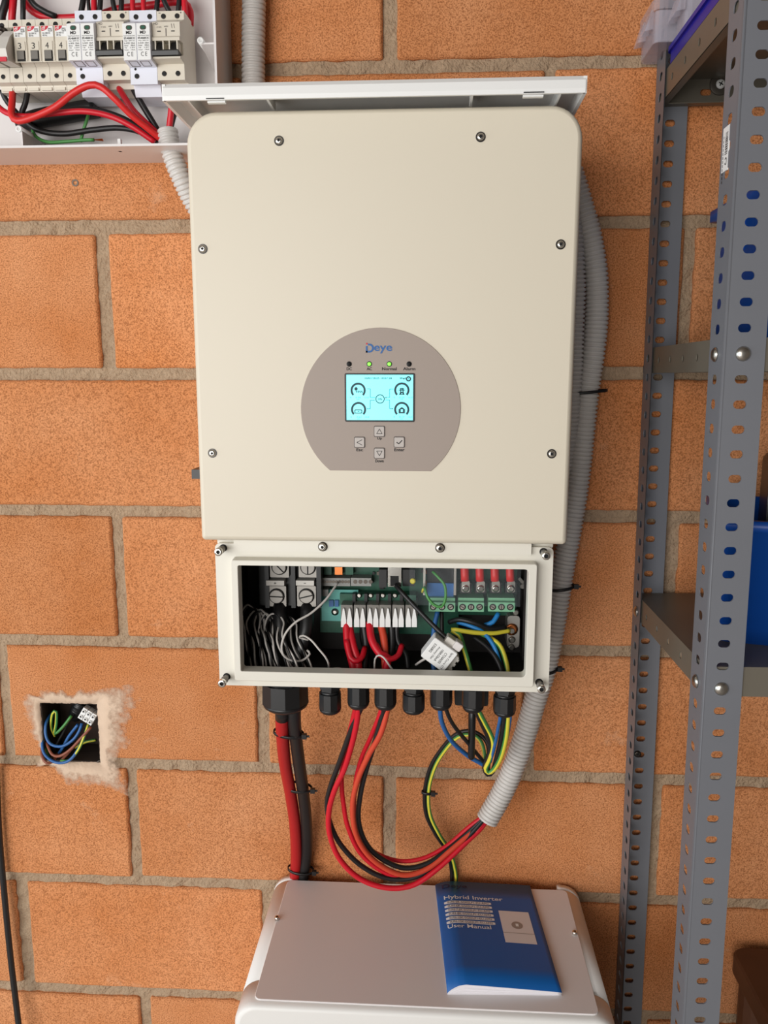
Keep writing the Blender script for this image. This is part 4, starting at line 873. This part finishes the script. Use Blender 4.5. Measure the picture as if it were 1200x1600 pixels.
# surge protectors and breakers
for k, (kind, lab) in enumerate((('s', 'white surge protector between the fuse holders and the first breaker'), ('b', 'beige two-pole breaker between the two surge protectors'), ('s', 'white surge protector between the two breakers'), ('b', 'beige two-pole breaker at the right end of the row'))):
    x0 = X110+MW/2+k*2*MW; xr = (150, 180, 225, 270)[k]; w2 = 2*MW
    Z = lambda v, yp: PY(xr, v, yp).z
    if kind == 's':
        pr = [(-.016, Z(16, -.062)), (-.062, Z(16, -.062)), (-.062, Z(33, -.062)), (-.088, Z(36, -.088)), (-.088, Z(94, -.088)), (-.068, Z(106, -.068)), (-.068, Z(132, -.068)), (-.058, Z(133, -.058)), (-.052, Z(152, -.052)), (-.016, Z(152, -.052))]
        R_ = module('surge_protector', x0, 2, pr, BLUEW, lab, 'surge protector', 'surge protectors in the breaker box')
        zt, zb = Z(36, -.088), Z(94, -.088); H = zt-zb
        for m_ in (0, 1):
            xa = x0+m_*MW; mb = MB().use(ABSW).prism(rrect(xa+.0006, xa+MW-.0006, zb, zt-.0004, .0008, 2), -.086, -.0892); CA = part('cartridge', mb, R_)
            mb = MB().use(STEELD).prism(rrect(xa+.0048, xa+MW-.0048, zt-H*.19, zt-H*.06, .0026, 3), -.089, -.0894); mb.use(PCB).prism(rrect(xa+.0062, xa+MW-.0062, zt-H*.165, zt-H*.085, .0016, 3), -.089, -.0897); part('status_window', mb, CA)
            mb = MB().use(INKB); xc = xa+MW/2; y_ = -.0894
            text(mb, 'MD', (xc-.0005, y_, zt-H*.255), .0072, .0036, bold=.03); text(mb, 'Surge Protective Device', (xc, y_, zt-H*.345), .0140, .0016); text(mb, 'SP2-40/600 DC', (xc, y_, zt-H*.41), .0140, .0024, bold=.02)
            for j, s in enumerate(('Ucpv  600V DC', 'In 8/20  20kA', 'Imax    40kA', 'Up    2.2kV', 'Iscpv   10kA')): text(mb, s, (xc, y_, zt-H*(.48+.062*j)), .0132, .0018)
            text(mb, 'C E', (xc, y_, zt-H*.84), .0076, .0050); part('lettering', mb, CA)
        za, zc = Z(96, -.087), Z(104, -.072)
        mb = MB().use(INKG)
        for m_ in (0, 1):
            xa = x0+.005+m_*.0145
            yy0, yy1 = -.0850, -.0722; f_ = lambda x, t: (x, yy0+(yy1-yy0)*t-.0006, Z(94, -.088)+(Z(106, -.068)-Z(94, -.088))*(.15+.7*t))
            for (a, b) in (((0, 0), (1, 0)), ((1, 0), (1, 1)), ((1, 1), (0, 1)), ((0, 1), (0, 0))):
                pa = Vector(f_(xa+.0105*a[0], a[1])); pb = Vector(f_(xa+.0105*b[0], b[1])); mb.cyl(pa, pb, .00035, 5)
        part('printed_frames', mb, R_)
        for m_ in (0, 1): hole(R_, x0+MW*(m_+.5), Z(26, -.0625), -.0622)
        hole(R_, x0+.0085, Z(119, -.068), -.0682); hole(R_, x0+.007, Z(108, -.068), -.0682, .0012, 'earth_mark')
    else:
        pr = [(-.016, Z(17, -.062)), (-.062, Z(17, -.062)), (-.062, Z(31, -.062)), (-.082, Z(34, -.082)), (-.082, Z(56, -.082)), (-.0845, Z(58, -.0845)), (-.0845, Z(63, -.0845)), (-.070, Z(65, -.075)), (-.070, Z(84, -.075)), (-.084, Z(88, -.084)), (-.084, Z(91, -.084)), (-.068, Z(100, -.068)), (-.068, Z(125, -.068)), (-.052, Z(127, -.06)), (-.050, Z(140, -.05)), (-.016, Z(140, -.05))]
        R_ = module('circuit_breaker', x0, 2, pr, BEIGE, lab, 'breaker', 'circuit breakers in the breaker box')
        mb = MB().use(BLACK).prism([(-.073, Z(76, -.094)), (-.089, Z(77, -.089)), (-.0905, Z(79.5, -.089)), (-.089, Z(85.5, -.089)), (-.073, Z(83, -.08))], x0+.001, x0+w2-.001, 'x'); TG = part('toggle', mb, R_)
        for m_ in (0, 1): mb = MB().use(BLACK).prism([(-.071, Z(65, -.084)), (-.079, Z(66, -.079)), (-.087, Z(78, -.087)), (-.071, Z(80, -.084))], x0+MW*m_+.0055, x0+MW*m_+.0125, 'x'); part('toggle_arm', mb, TG)
        for m_ in (0, 1):
            for dx in (.0035, .0132): mb = MB().use(BEIGE).box((x0+MW*m_+dx, -.070, Z(84, -.075)), (x0+MW*m_+dx+.0014, -.0845, Z(64, -.083))); part('toggle_guide', mb, R_)
        mb = MB().use(INKG); y_ = -.0823; xc = x0+w2/2
        text(mb, 'MD', (x0+.005, y_, Z(36.5, -.082)), .0055, .0026); text(mb, 'C25', (x0+.009, y_, Z(42, -.082)), .006, .0016); text(mb, '600V', (x0+.018, y_, Z(41, -.082)), .005, .0014)
        for xx in (.0245, .0275): seg(mb, (x0+xx, Z(37, -.082)), (x0+xx+.0008, Z(44, -.082)), .0005, y_)
        for m_ in (0, 1): mb.use(INKB); seg(mb, (x0+MW*(m_+.5)-.0022, Z(48.5, -.082)), (x0+MW*(m_+.5)+.0022, Z(48.5, -.082)), .0013, y_)
        mb.use(INKG); seg(mb, (xc, Z(44, -.082)), (xc, Z(56, -.082)), .001, y_); part('lettering', mb, R_)
        for m_ in (0, 1): hole(R_, x0+MW*(m_+.5), Z(25, -.0625), -.0622); hole(R_, x0+MW*(m_+.5), Z(115, -.068), -.0682)
        mb = MB().use(INKB); text(mb, '-', (x0+.004, -.0624, Z(20, -.062)), .0025, .0005); text(mb, '+', (x0+w2-.004, -.0624, Z(20, -.062)), .0022, .0022); part('polarity_mark', mb, R_)
# wiring inside the box
cable('box_cable', [(20, 138, -.05), (19, 160, -.062), (18, 180, -.068), (28, 189, -.07), (52, 183, -.072), (85, 168, -.076), (115, 145, -.078), (140, 133, -.08), (158, 136, -.08), (180, 155, -.076), (205, 180, -.066), (230, 200, -.056), (252, 218, -.046)], 10.5, RED2, 'bright red cable arching in front of the white surge protector', refi=5)
cable('box_cable', [(-10, 160, -.05), (10, 176, -.055), (40, 182, -.058), (85, 177, -.060), (130, 174, -.060), (170, 181, -.056), (205, 197, -.052), (242, 222, -.044)], 9, RED, 'red cable running straight across the bottom of the breaker box', refi=3)
cable('box_cable', [(182, 130, -.04), (192, 148, -.055), (208, 172, -.056), (228, 192, -.052), (252, 214, -.042)], 9.5, RED, 'short red cable dropping from the first breaker', refi=1)
cable('box_cable', [(204, 130, -.04), (212, 146, -.046), (226, 170, -.046), (243, 198, -.042), (252, 214, -.036)], 9.5, RUBB, 'short black cable dropping from the first breaker', refi=1)
cable('box_cable', [(2, 140, -.045), (12, 160, -.04), (38, 188, -.036), (62, 204, -.035), (100, 209, -.035), (145, 203, -.035), (185, 200, -.035), (218, 206, -.035), (246, 222, -.036)], 8.5, RUBB, 'black cable dipping lowest in the breaker box', refi=4)
cable('box_cable', [(44, 138, -.05), (40, 160, -.052), (34, 182, -.05), (60, 180, -.044), (110, 172, -.042), (150, 172, -.042), (190, 184, -.042), (225, 204, -.04), (248, 220, -.036)], 8.5, RUBB, 'black cable behind the straight red cable in the breaker box', refi=4)
cable('box_sleeve', [(30, 196, -.022), (60, 186, -.022), (100, 178, -.022), (135, 172, -.022), (151, 169, -.022)], 30, BLACK, 'fat black sleeve lying at the back of the breaker box', refi=2)
cable('box_cable', [(146, 150, -.022), (138, 180, -.03), (130, 205, -.03), (126, 222, -.03)], 5, GREEN, 'thin green wire hanging vertically in the breaker box', refi=1)
o = cable('earth_wire', [(50, 200, -.03), (56, 213, -.035), (75, 222, -.04), (105, 221, -.044), (130, 219, -.046), (147, 218.5, -.047)], 5, GREEN, 'green earth wire with bare copper end on the breaker box floor', refi=3)
mb = MB().use(COPPER)
for i in range(5): e = PY(147, 218.5, -.047); d = Vector((.012, random.uniform(-.002, .002), random.uniform(-.0015, .002))); mb.cyl(e, e+d, .0006, 5)
part('copper_strands', mb, o)
cable('box_cable', [(270, 150, -.05), (268, 170, -.05), (265, 195, -.047), (264, 212, -.045)], 10, RED, 'red cable entering the grey conduit at the right of the breaker box', refi=1)
cable('box_cable', [(280, 150, -.04), (275, 170, -.04), (269, 192, -.04), (265, 212, -.04)], 8, RUBB, 'black cable entering the grey conduit at the right of the breaker box', refi=1)
tops = [(10, 3, RUBB, 12, 'black cable into the leftmost fuse holder'), (21, 19, RED, 11, 'red cable into the open fuse holder'), (36, 36, RUBB, 8, 'black cable into the fourth fuse holder'), (130, 126, RUBB, 9, 'first black cable above the left surge protector'), (138, 140, RUBB, 6, 'second black cable above the left surge protector'), (147, 147, RED, 9, 'red cable above the left surge protector'), (157, 155, RUBB, 8, 'third black cable above the left surge protector'), (176, 181, RUBB, 8, 'left black cable above the first breaker'), (190, 189, RUBB, 8, 'right black cable above the first breaker'), (207, 208, RED, 8, 'left red cable above the right surge protector'), (224, 225, RED, 8, 'right red cable above the right surge protector'), (246, 244, RUBB, 8, 'straight black cable above the right breaker'), (256, 267, RUBB, 8, 'slanting black cable above the right breaker'), (280, 278, RUBB, 8, 'black cable at the right end above the breakers'), (288, 289, RED, 9, 'red cable at the right end above the breakers')]
for xt, xb, mt, wd, lb in tops: cable('box_cable', [(xt-2, -60, -.03), (xt, -20, -.04), (xt, 0, -.045), (xb, 24, -.045), (xb, 40, -.04)], wd, mt, lb, refi=2)
cable('box_cable', [(20, -40, -.025), (40, 5, -.028), (58, 22, -.028), (85, 28, -.025), (120, 27, -.022), (160, 22, -.02)], 11, RED, 'red cable bowed behind the fuse holders', refi=2)
cable('box_cable', [(28, -50, -.034), (48, 0, -.036), (68, 17, -.034), (88, 26, -.03)], 9, RUBB, 'black cable over the bowed red cable', refi=2)
cable('box_cable', [(150, 26, -.022), (185, 14, -.022), (230, 9, -.022), (270, 3, -.022), (288, 4, -.024), (297, 18, -.026), (297, 40, -.026)], 11, RED, 'red cable running level behind the breakers and turning down', refi=3)

# ================================================================== recessed junction box with loose wires
JB = root('junction_box', ((HX0+HX1)/2, .03, HZ0), 'dark recessed junction box full of loose wires in the brick wall', 'junction box')
mb = MB().use(M('grimy_brown_box', (58, 44, 36), .85, var=.4, vscale=60)); t_ = .002
mb.box((HX0, .060, HZ0), (HX1, .062, HZ1)).box((HX0, .001, HZ0), (HX0+t_, .06, HZ1)).box((HX1-t_, .001, HZ0), (HX1, .06, HZ1)).box((HX0, .001, HZ0), (HX1, .06, HZ0+t_)).box((HX0, .001, HZ1-t_), (HX1, .06, HZ1)); part('shell', mb, JB)
for x, y in ((62, 1099), (157, 1190)): p = PY(x, y, .004); mb = MB().use(STEELD, True).lathe((p.x, .004, p.z), (0, -1, 0), [(0, .0042), (.004, .0042), (.004, .0016), (.001, .0016)], 12); part('screw_ear', mb, JB)
W = pxp([(118, 1118, .045), (123, 1106, .03), (128, 1096, .03)]); mb = MB().use(BLACK).tube(W, .011, 16, rf=lambda L: .011-(.0016 if (L/.004) % 1 > .6 else 0), step=.001); single('conduit_end', mb, 'black corrugated conduit end inside the junction box', 'conduit')
jw = [(BLUEC, [(80, 1115, .04), (72, 1130, .022), (72, 1150, .016), (80, 1163, .012), (97, 1166, .010), (114, 1156, .012), (124, 1142, .016), (128, 1130, .02)], 'blue wire curving to the white connector in the junction box'),
      (BROWN, [(70, 1150, .04), (75, 1166, .016), (82, 1179, .008), (94, 1181, .006), (110, 1171, .006), (128, 1152, .008), (142, 1136, .012)], 'brown wire curving to the white connector in the junction box'),
      (GREEN, [(86, 1150, .035), (80, 1135, .03), (82, 1115, .026), (88, 1112, .026), (88, 1130, .026), (86, 1146, .026), (98, 1136, .028), (112, 1118, .034)], 'upper green and yellow wire in the junction box'),
      (GREEN, [(138, 1132, .018), (131, 1152, .008), (122, 1172, .004), (108, 1188, .004), (95, 1189, .006)], 'lower green and yellow wire in the junction box'),
      (BLUEC, [(68, 1130, .04), (66, 1155, .02), (68, 1175, .010), (80, 1188, .004), (96, 1192, .002), (112, 1185, .002), (128, 1160, .008), (136, 1138, .016)], 'outer blue wire hanging lowest in the junction box'),
      (BROWN, [(72, 1145, .04), (66, 1165, .02), (66, 1182, .006), (73, 1192, .002), (82, 1190, .006), (90, 1178, .02)], 'brown wire loop at the lower left of the junction box'),
      (BLUEC, [(90, 1180, .03), (98, 1168, .022), (108, 1150, .022), (122, 1132, .022)], 'inner blue wire in the junction box'),
      (BROWN, [(96, 1188, .02), (112, 1170, .014), (124, 1158, .012), (140, 1138, .014)], 'second brown wire below the white connector'),
      (GREEN, [(70, 1160, .03), (74, 1180, .012), (80, 1190, .008)], 'short green wire at the left of the junction box'),
      (GREEN, [(118, 1168, .045), (132, 1160, .04), (150, 1156, .04)], 'green wire leaving to the right at the back of the junction box'),
      (RUBB, [(84, 1170, .036), (96, 1150, .036), (106, 1130, .036), (116, 1115, .04)], 'dark wire crossing the back of the junction box')]
for mt, pts, lb in jw:
    cable('junction_wire', [(a_, b_, c_-.017) for a_, b_, c_ in pts], 4.6, mt, lb, stripe=(YELL, 1, 3) if mt is GREEN else None, a0=.5)
c = PY(138, 1118, .002); TS = root('terminal_strip', c, 'white six-hole terminal strip hanging in the junction box', 'terminal strip'); k = dep(c)/F
Rt = Matrix.Rotation(math.radians(32), 3, 'Y')
mb = MB().use(ABSW)
def tb(x0, x1, z0, z1, y0, y1): mb.box(c+Vector((x0*k, y0, z0*k)), c+Vector((x1*k, y1, z1*k)), Rt, c)
for i in range(3): tb(-12+i*8.3, -4.6+i*8.3, -10, 10, -.004, .008)
tb(-12, 12, -5, 5, -.002, .008); part('block', mb, TS)
for i in range(3):
    for j in (-1, 1):
        p = c+Rt @ Vector(((-8.3+i*8.3)*k, -.004, j*5*k)); mb = MB().use(ABSW, True).lathe(p, (0, -1, 0), [(0, .0030), (.0025, .0030), (.0025, .0018), (0, .0018)], 12, True, False); mb.use(BLACKM).lathe(p, (0, -1, 0), [(0, .0018), (.0005, .0018)], 10); part('screw_hole', mb, TS)

# ================================================================== steel shelving unit
SH = root('shelving_unit', (.303, 0, 0), 'grey slotted-angle steel shelving unit at the right against the wall', 'shelving'); TILT = -.0089
SH.rotation_euler = (0, TILT, 0)
def lpart(name, mb, parent=None, label=None):
    o = bpy.data.objects.new(name, mb.mesh(name)); COL.objects.link(o); o.parent = parent or SH
    if label: o['label'] = label
    return o
def Sx(p): return Vector((p[0]-.303-TILT*p[2], p[1], p[2]))
def slotted(mb, o, u, nrm, wd, z0, z1, pitch, phase, cw, sw, sh, t=.0018, n=12):      # strip along z with oval slots
    o = Vector(o); u = Vector(u); nrm = Vector(nrm); zax = Vector((0, 0, 1))
    k0 = math.ceil((z0-phase)/pitch); z = z0; cells = []
    zc = phase+k0*pitch
    while zc+pitch/2 < z1: cells.append(zc); zc += pitch
    def quad(a0, a1, b0, b1):
        P_ = [o+u*a+zax*b for a, b in ((a0, b0), (a1, b0), (a1, b1), (a0, b1))]; Q_ = [p+nrm*t for p in P_]
        mb.add(P_+Q_, [(0, 1, 2, 3), (7, 6, 5, 4), (0, 4, 5, 1), (1, 5, 6, 2), (2, 6, 7, 3), (3, 7, 4, 0)])
    quad(0, wd, z0, cells[0]-pitch/2); quad(0, wd, cells[-1]+pitch/2, z1)
    m = sw-sh
    for zc in cells:
        inner = []; outer = []
        A_ = [2*PI*(i+.5)/16 for i in range(16)]
        for a in A_:
            c_, s_ = math.cos(a), math.sin(a); rs = min(sw, sh)/2; inner.append((cw+math.copysign(max(0, m)/2, c_)+c_*rs, zc+math.copysign(max(0, -m)/2, s_)+s_*rs))
            dx = ((wd-cw) if c_ > 0 else cw)/max(1e-6, abs(c_)); dz = (pitch/2)/max(1e-6, abs(s_)); d = min(dx, dz); outer.append((cw+c_*d, zc+s_*d))
        # exact corners
        for (ca, cb) in ((wd, zc+pitch/2), (0, zc+pitch/2), (0, zc-pitch/2), (wd, zc-pitch/2)):
            j = min(range(16), key=lambda j: (outer[j][0]-ca)**2+(outer[j][1]-cb)**2); outer[j] = (ca, cb)
        V_ = []
        for dd in (0, t):
            for pl in (outer, inner): V_ += [o+u*a+zax*b+nrm*dd for a, b in pl]
        F_ = []
        for j in range(16):
            q2 = (j+1) % 16
            F_ += [(j, q2, 16+q2, 16+j), (32+j, 48+j, 48+q2, 32+q2), (16+j, 16+q2, 48+q2, 48+j)]
        mb.add(V_, F_)
WS = .92; LEG = .040; HT = 2.12
def post(xs, ys, y0, ph, dirx):
    mb = MB().use(POST)
    slotted(mb, (xs, y0, 0), (0, ys, 0), (dirx, 0, 0), LEG, 0, HT, .025, ph, .021, .0140, .0100, t=.0010)
    slotted(mb, (xs, y0, 0), (dirx, 0, 0), (0, ys, 0), LEG+.001, 0, HT, .025, ph, .0195, .0130, .0085)
    mb.use(POST, True); mb.lathe((xs+dirx*.0022, y0+ys*.0022, 0), (0, 0, 1), [(0, .0024), (HT, .0024)], 10)     # rolled corner
    return lpart('post', mb)
post(0, -1, -.008, .0002, 1); post(0, 1, -.308, .0232, 1); post(WS, -1, -.008, .0002, -1); post(WS, 1, -.308, .0232, -1)
def shelf(zt):
    x0, x1, y0, y1 = .0022, WS-.0022, -.0102, -.3058; h = .033; t = .0012
    mb = MB().use(SHELF).box((x0, y0, zt-t), (x1, y1, zt))
    mb.box((x0, y1, zt-h), (x1, y1+t, zt-t)); mb.box((x1-t, y1, zt-h), (x1, y0, zt-t))
    mb.box((x0, y0-t, zt-h), (x1, y0-.012, zt-h+t)); mb.box((x0, y1+t, zt-h), (x1, y1+.012, zt-h+t)); mb.box((x0+t, y1, zt-h), (x0+.010, y0, zt-h+t))
    S_ = lpart('shelf', mb)
    # left flange with oval holes, built as a slotted strip turned on its side
    mb = MB().use(SHELF); tmp = MB(); slotted(tmp, (0, 0, 0), (1, 0, 0), (0, 1, 0), h-t, 0, .2956, .05, .012, .016, .0085, .007, t)
    mb.add([Vector((x0+v.y, y0-v.z, zt-t-v.x)) for v in tmp.v], tmp.f); lpart('end_flange', mb, S_)
    mb = MB().use(SHELF); tmp = MB(); slotted(tmp, (0, 0, 0), (1, 0, 0), (0, 1, 0), h-t, 0, x1-x0, .105, .060, .016, .008, .014, t)
    mb.add([Vector((x0+v.z, y0-v.y, zt-t-v.x)) for v in tmp.v], tmp.f); lpart('back_flange', mb, S_)
    return S_
for z in (1.878, 1.539, 1.197, .22, 2.105): shelf(z)
bolt = MB().use(STEEL, True); bolt.lathe((0, 0, 0), (0, -1, 0), [(-.004, .003), (0, .003), (0, .0075), (.0012, .0072), (.0030, .0052), (.0038, .0020), (.0038, .0005)], 18); bme = bolt.mesh('bolt')
def addbolt(p, axis, me=bme, nm='bolt'):
    o = bpy.data.objects.new(nm, me); COL.objects.link(o); o.parent = SH; o.location = p
    if axis == 'x': o.rotation_euler = (0, 0, -PI/2)
for x, y in ((1135, 1077), (1168, 551)): p = Sx(PY(x, y, -.308)); addbolt((.0195, -.308, .0232+.025*round((p.z-.0232)/.025)), 'y')
for x, y in ((1088, 1065), (1119, 553)): p = Sx(PXX(x, y, .2925)); addbolt((-.0002, -.287, .0232+.025*round((p.z-.0232)/.025)), 'x')
p = Sx(PXX(991, 957, .2925)); addbolt((-.0002, -.029, .0002+.025*round((p.z-.0002)/.025)), 'x')
nut = MB().use(STEEL); nut.lathe((0, 0, 0), (0, -1, 0), [(0, .0062), (.005, .0062)], 6); nut.use(CHROME, True).lathe((0, 0, 0), (0, -1, 0), [(.005, .003), (.009, .003)], 10); nme = nut.mesh('nut')
for x, y in ((1056, 131), (1019, 566), (1033, 564)): p = Sx(PY(x, y, -.014)); addbolt((max(p.x, .020), -.0124, p.z), 'y', nme, 'nut')
p = Sx(PY(1126, 132, -.013)); mb = MB().use(M('dark_washer', (82, 76, 68), .5, .4), True); mb.lathe((p.x, -.0112, p.z), (0, -1, 0), [(0, .0135), (.0014, .0135), (.002, .0125), (.002, .006)], 28, True, False); mb.use(ABSW).lathe((p.x, -.0112, p.z), (0, -1, 0), [(0, .0062), (.0028, .0055), (.0034, .003)], 16)
mb.use(BLACKM, False).box((p.x-.003, -.0142, p.z-.0006), (p.x+.003, -.0150, p.z+.0006), Matrix.Rotation(.5, 3, 'Y')).box((p.x-.003, -.0142, p.z-.0006), (p.x+.003, -.0150, p.z+.0006), Matrix.Rotation(.5+PI/2, 3, 'Y')); lpart('washer_screw', mb)
p = Sx(PY(996, 1178, -.01)); mb = MB().use(STEELD, True).lathe((p.x, -.0098, p.z), (0, -1, 0), [(0, .0052), (.0015, .005), (.0025, .003)], 14); mb.use(BLACKM, False).box((p.x-.003, -.0120, p.z-.0005), (p.x+.003, -.0126, p.z+.0005), Matrix.Rotation(.4, 3, 'Y')).box((p.x-.003, -.0120, p.z-.0005), (p.x+.003, -.0126, p.z+.0005), Matrix.Rotation(.4+PI/2, 3, 'Y')); lpart('post_screw', mb)
# bar-code sticker on the front post
za, zb_ = Sx(PXX(1142, 186, .2875)).z, Sx(PXX(1140, 262, .2875)).z
mb = MB().use(ABSW).box((-.0004, -.273, zb_), (.001, -.289, za-.004)); ST = lpart('bar_code_sticker', mb, None, 'white bar-code sticker')
mb = MB().use(INKB); z = za-.010; rnd = random.Random(2)
while z > zb_+.016:
    h_ = rnd.choice((.0005, .0008, .0012)); mb.add([(-.0006, -.281, z), (-.0006, -.2878, z), (-.0006, -.2878, z-h_), (-.0006, -.281, z-h_)], [(0, 1, 2, 3)]); z -= h_+rnd.choice((.0006, .0009))
vs = []; fs = []
for i in range(19):
    a = .6+5.2*i/18; vs += [(-.0006, -.2845+.0018*math.cos(a), zb_+.009+.0024*math.sin(a)), (-.0006, -.2845+.0028*math.cos(a), zb_+.009+.0036*math.sin(a))]
    if i: fs.append((2*i-2, 2*i-1, 2*i+1, 2*i))
mb.add(vs, fs)
for i in range(12): z = za-.012-i*.0038; mb.add([(-.0006, -.2755, z), (-.0006, -.2768, z), (-.0006, -.2768, z-.0026), (-.0006, -.2755, z-.0026)], [(0, 1, 2, 3)])
lpart('bar_code_print', mb, ST)

# ================================================================== things on the shelves
def open_bin(name, c, sx_, sy_, h, taper, mat, label, rot=0, lip=.008):
    R_ = root(name, c, label, 'bin'); R_.rotation_euler = (0, 0, rot); t = .0025
    def ringp(k, z, ins=0): return [(a, b, z) for a, b in rrect(-sx_/2*k+ins, sx_/2*k-ins, -sy_/2*k+ins, sy_/2*k-ins, .012, 4)]
    mb = MB().use(mat, True)
    mb.loft([ringp(taper, 0), ringp(1, h-.012), ringp(1, h-.012, -lip), ringp(1, h, -lip), ringp(1, h, t), ringp(taper, t, t)]); o = bpy.data.objects.new('tub', mb.mesh('tub')); COL.objects.link(o); o.parent = R_
    for s_ in (-1, 1):
        mb = MB().use(mat).box((s_*(sx_/2-.004), -.012, h-.06), (s_*(sx_/2+.004), .012, h-.014))
        o = bpy.data.objects.new('handle', mb.mesh('handle')); COL.objects.link(o); o.parent = R_
    return R_
a = PY(1102, 440, -.0625); zt = PY(1118, 332, -.0625).z
open_bin('storage_bin', (a.x+.008+.16, -.150, 1.5392), .32, .175, zt-1.5392, .97, BIN, 'dark blue storage bin on the middle shelf behind the front post')
g0, g1 = PZ(1165, 999, 1.1975), PZ(1199, 1010, 1.1975)
dirv = (g1-g0); ang = math.atan2(dirv.y, dirv.x)
cx_ = Vector((g0.x, g0.y, 0)); 
open_bin('storage_bin', (.475, -.165, 1.1975), .25, .20, .145, .93, BIN, 'bright blue storage bin on the lower shelf with a black case in it', rot=-.30)
R_ = root('black_case', (.49, -.165, 1.203), 'black case standing in the bright blue bin', 'case'); R_.rotation_euler = (0, 0, -.30)
mb = MB().use(BLACK).prism(rrect(-.085, .085, 0, .205, .012), -.05, .05); o = bpy.data.objects.new('body', mb.mesh('body')); COL.objects.link(o); o.parent = R_
mb = MB().use(BLACK, True).tube([(-.04, 0, .2), (-.035, 0, .225), (.035, 0, .225), (.04, 0, .2)], .005, 10); o = bpy.data.objects.new('handle', mb.mesh('handle')); COL.objects.link(o); o.parent = R_
# clear organiser cases and a blue tray on the upper shelf
SZ = 1.8785
def organiser(x0, y0, sx_, sy_, z0, h, label, latch_z):
    R_ = root('organiser_case', (x0+sx_/2, y0+sy_/2, z0), label, 'organiser case', 'clear organiser cases on the upper shelf')
    mb = MB().use(CLEARP); pl = rrect(x0, x0+sx_, y0, y0+sy_, .008, 3); t = .0018
    q1 = offset(pl, -t)
    mb.loft([[(a, b, z0) for a, b in pl], [(a, b, z0+h) for a, b in pl], [(a, b, z0+h) for a, b in q1], [(a, b, z0+t) for a, b in q1]]); part('tub', mb, R_)
    mb = MB().use(CLEARP); pl2 = offset(pl, .003); mb.loft([[(a, b, z0+h) for a, b in pl2], [(a, b, z0+h+.012) for a, b in pl2]]); part('lid', mb, R_)
    for i in range(2):
        yy = y0+sy_*(.25+.5*i); mb = MB().use(CLEARP); mb.prism([(x0-.010, latch_z), (x0, latch_z+.002), (x0, latch_z+.022), (x0-.003, latch_z+.024)], yy-.010, yy+.010); part('latch', mb, R_)
    for i in range(1, 4):
        xx = x0+sx_*i/4; mb = MB().use(CLEARP).box((xx-.0007, y0+.003, z0+.002), (xx+.0007, y0+sy_-.003, z0+h-.002)); part('divider', mb, R_)
    return R_
a = PZ(1022, 66, SZ+.0205); b = PZ(1069, 40, SZ+.0205); print(a, b)
organiser(a.x, a.y, .16, .07, SZ+.0205, .036, 'frosted clear organiser case overhanging the left end of the upper shelf', SZ+.036)
R_ = root('blue_tray', (b.x+.12, b.y+.05, SZ), 'deep blue tray under the clear organiser case on the upper shelf', 'tray')
mb = MB().use(BINB); pl = rrect(.2885, .55, -.29, -.055, .006, 3); mb.loft([[(a_, b_, SZ) for a_, b_ in pl], [(a_, b_, SZ+.019) for a_, b_ in pl]]); part('tub', mb, R_)
mb = MB().use(BINB); pl2 = offset(pl, .003); mb.loft([[(a_, b_, SZ+.014) for a_, b_ in pl2], [(a_, b_, SZ+.0195) for a_, b_ in pl2]]); part('rim', mb, R_)
organiser(b.x, b.y, .18, min(.10, a.y-b.y-.008), SZ+.0205, .05, 'frosted clear organiser case standing on the deep blue tray', SZ+.036)
# dark wooden side table in the lower bay
tz = .648; TBL = root('side_table', (.60, -.15, 0), 'dark brown wooden side table in the lower right corner', 'table')
mb = MB().use(WOODD); mb.prism(rrect(.462, .80, -.29, -.018, .02, 4), tz-.03, tz, 'z', bev=.003); part('table_top', mb, TBL)
for x in (.49, .77):
    for y in (-.26, -.05): mb = MB().use(WOODD).lathe((x, y, 0), (0, 0, 1), [(0, .016), (tz-.03, .022)], 12); part('leg', mb, TBL)
# black lead hanging at the left edge
cable('hanging_lead', [(-6, 1180, -.012), (-2, 1290, -.012), (7, 1400, -.014), (17, 1500, -.018), (30, 1610, -.03), (36, 1680, -.05)], 9, RUBB, 'black lead hanging down the wall at the left edge of the picture', refi=3)
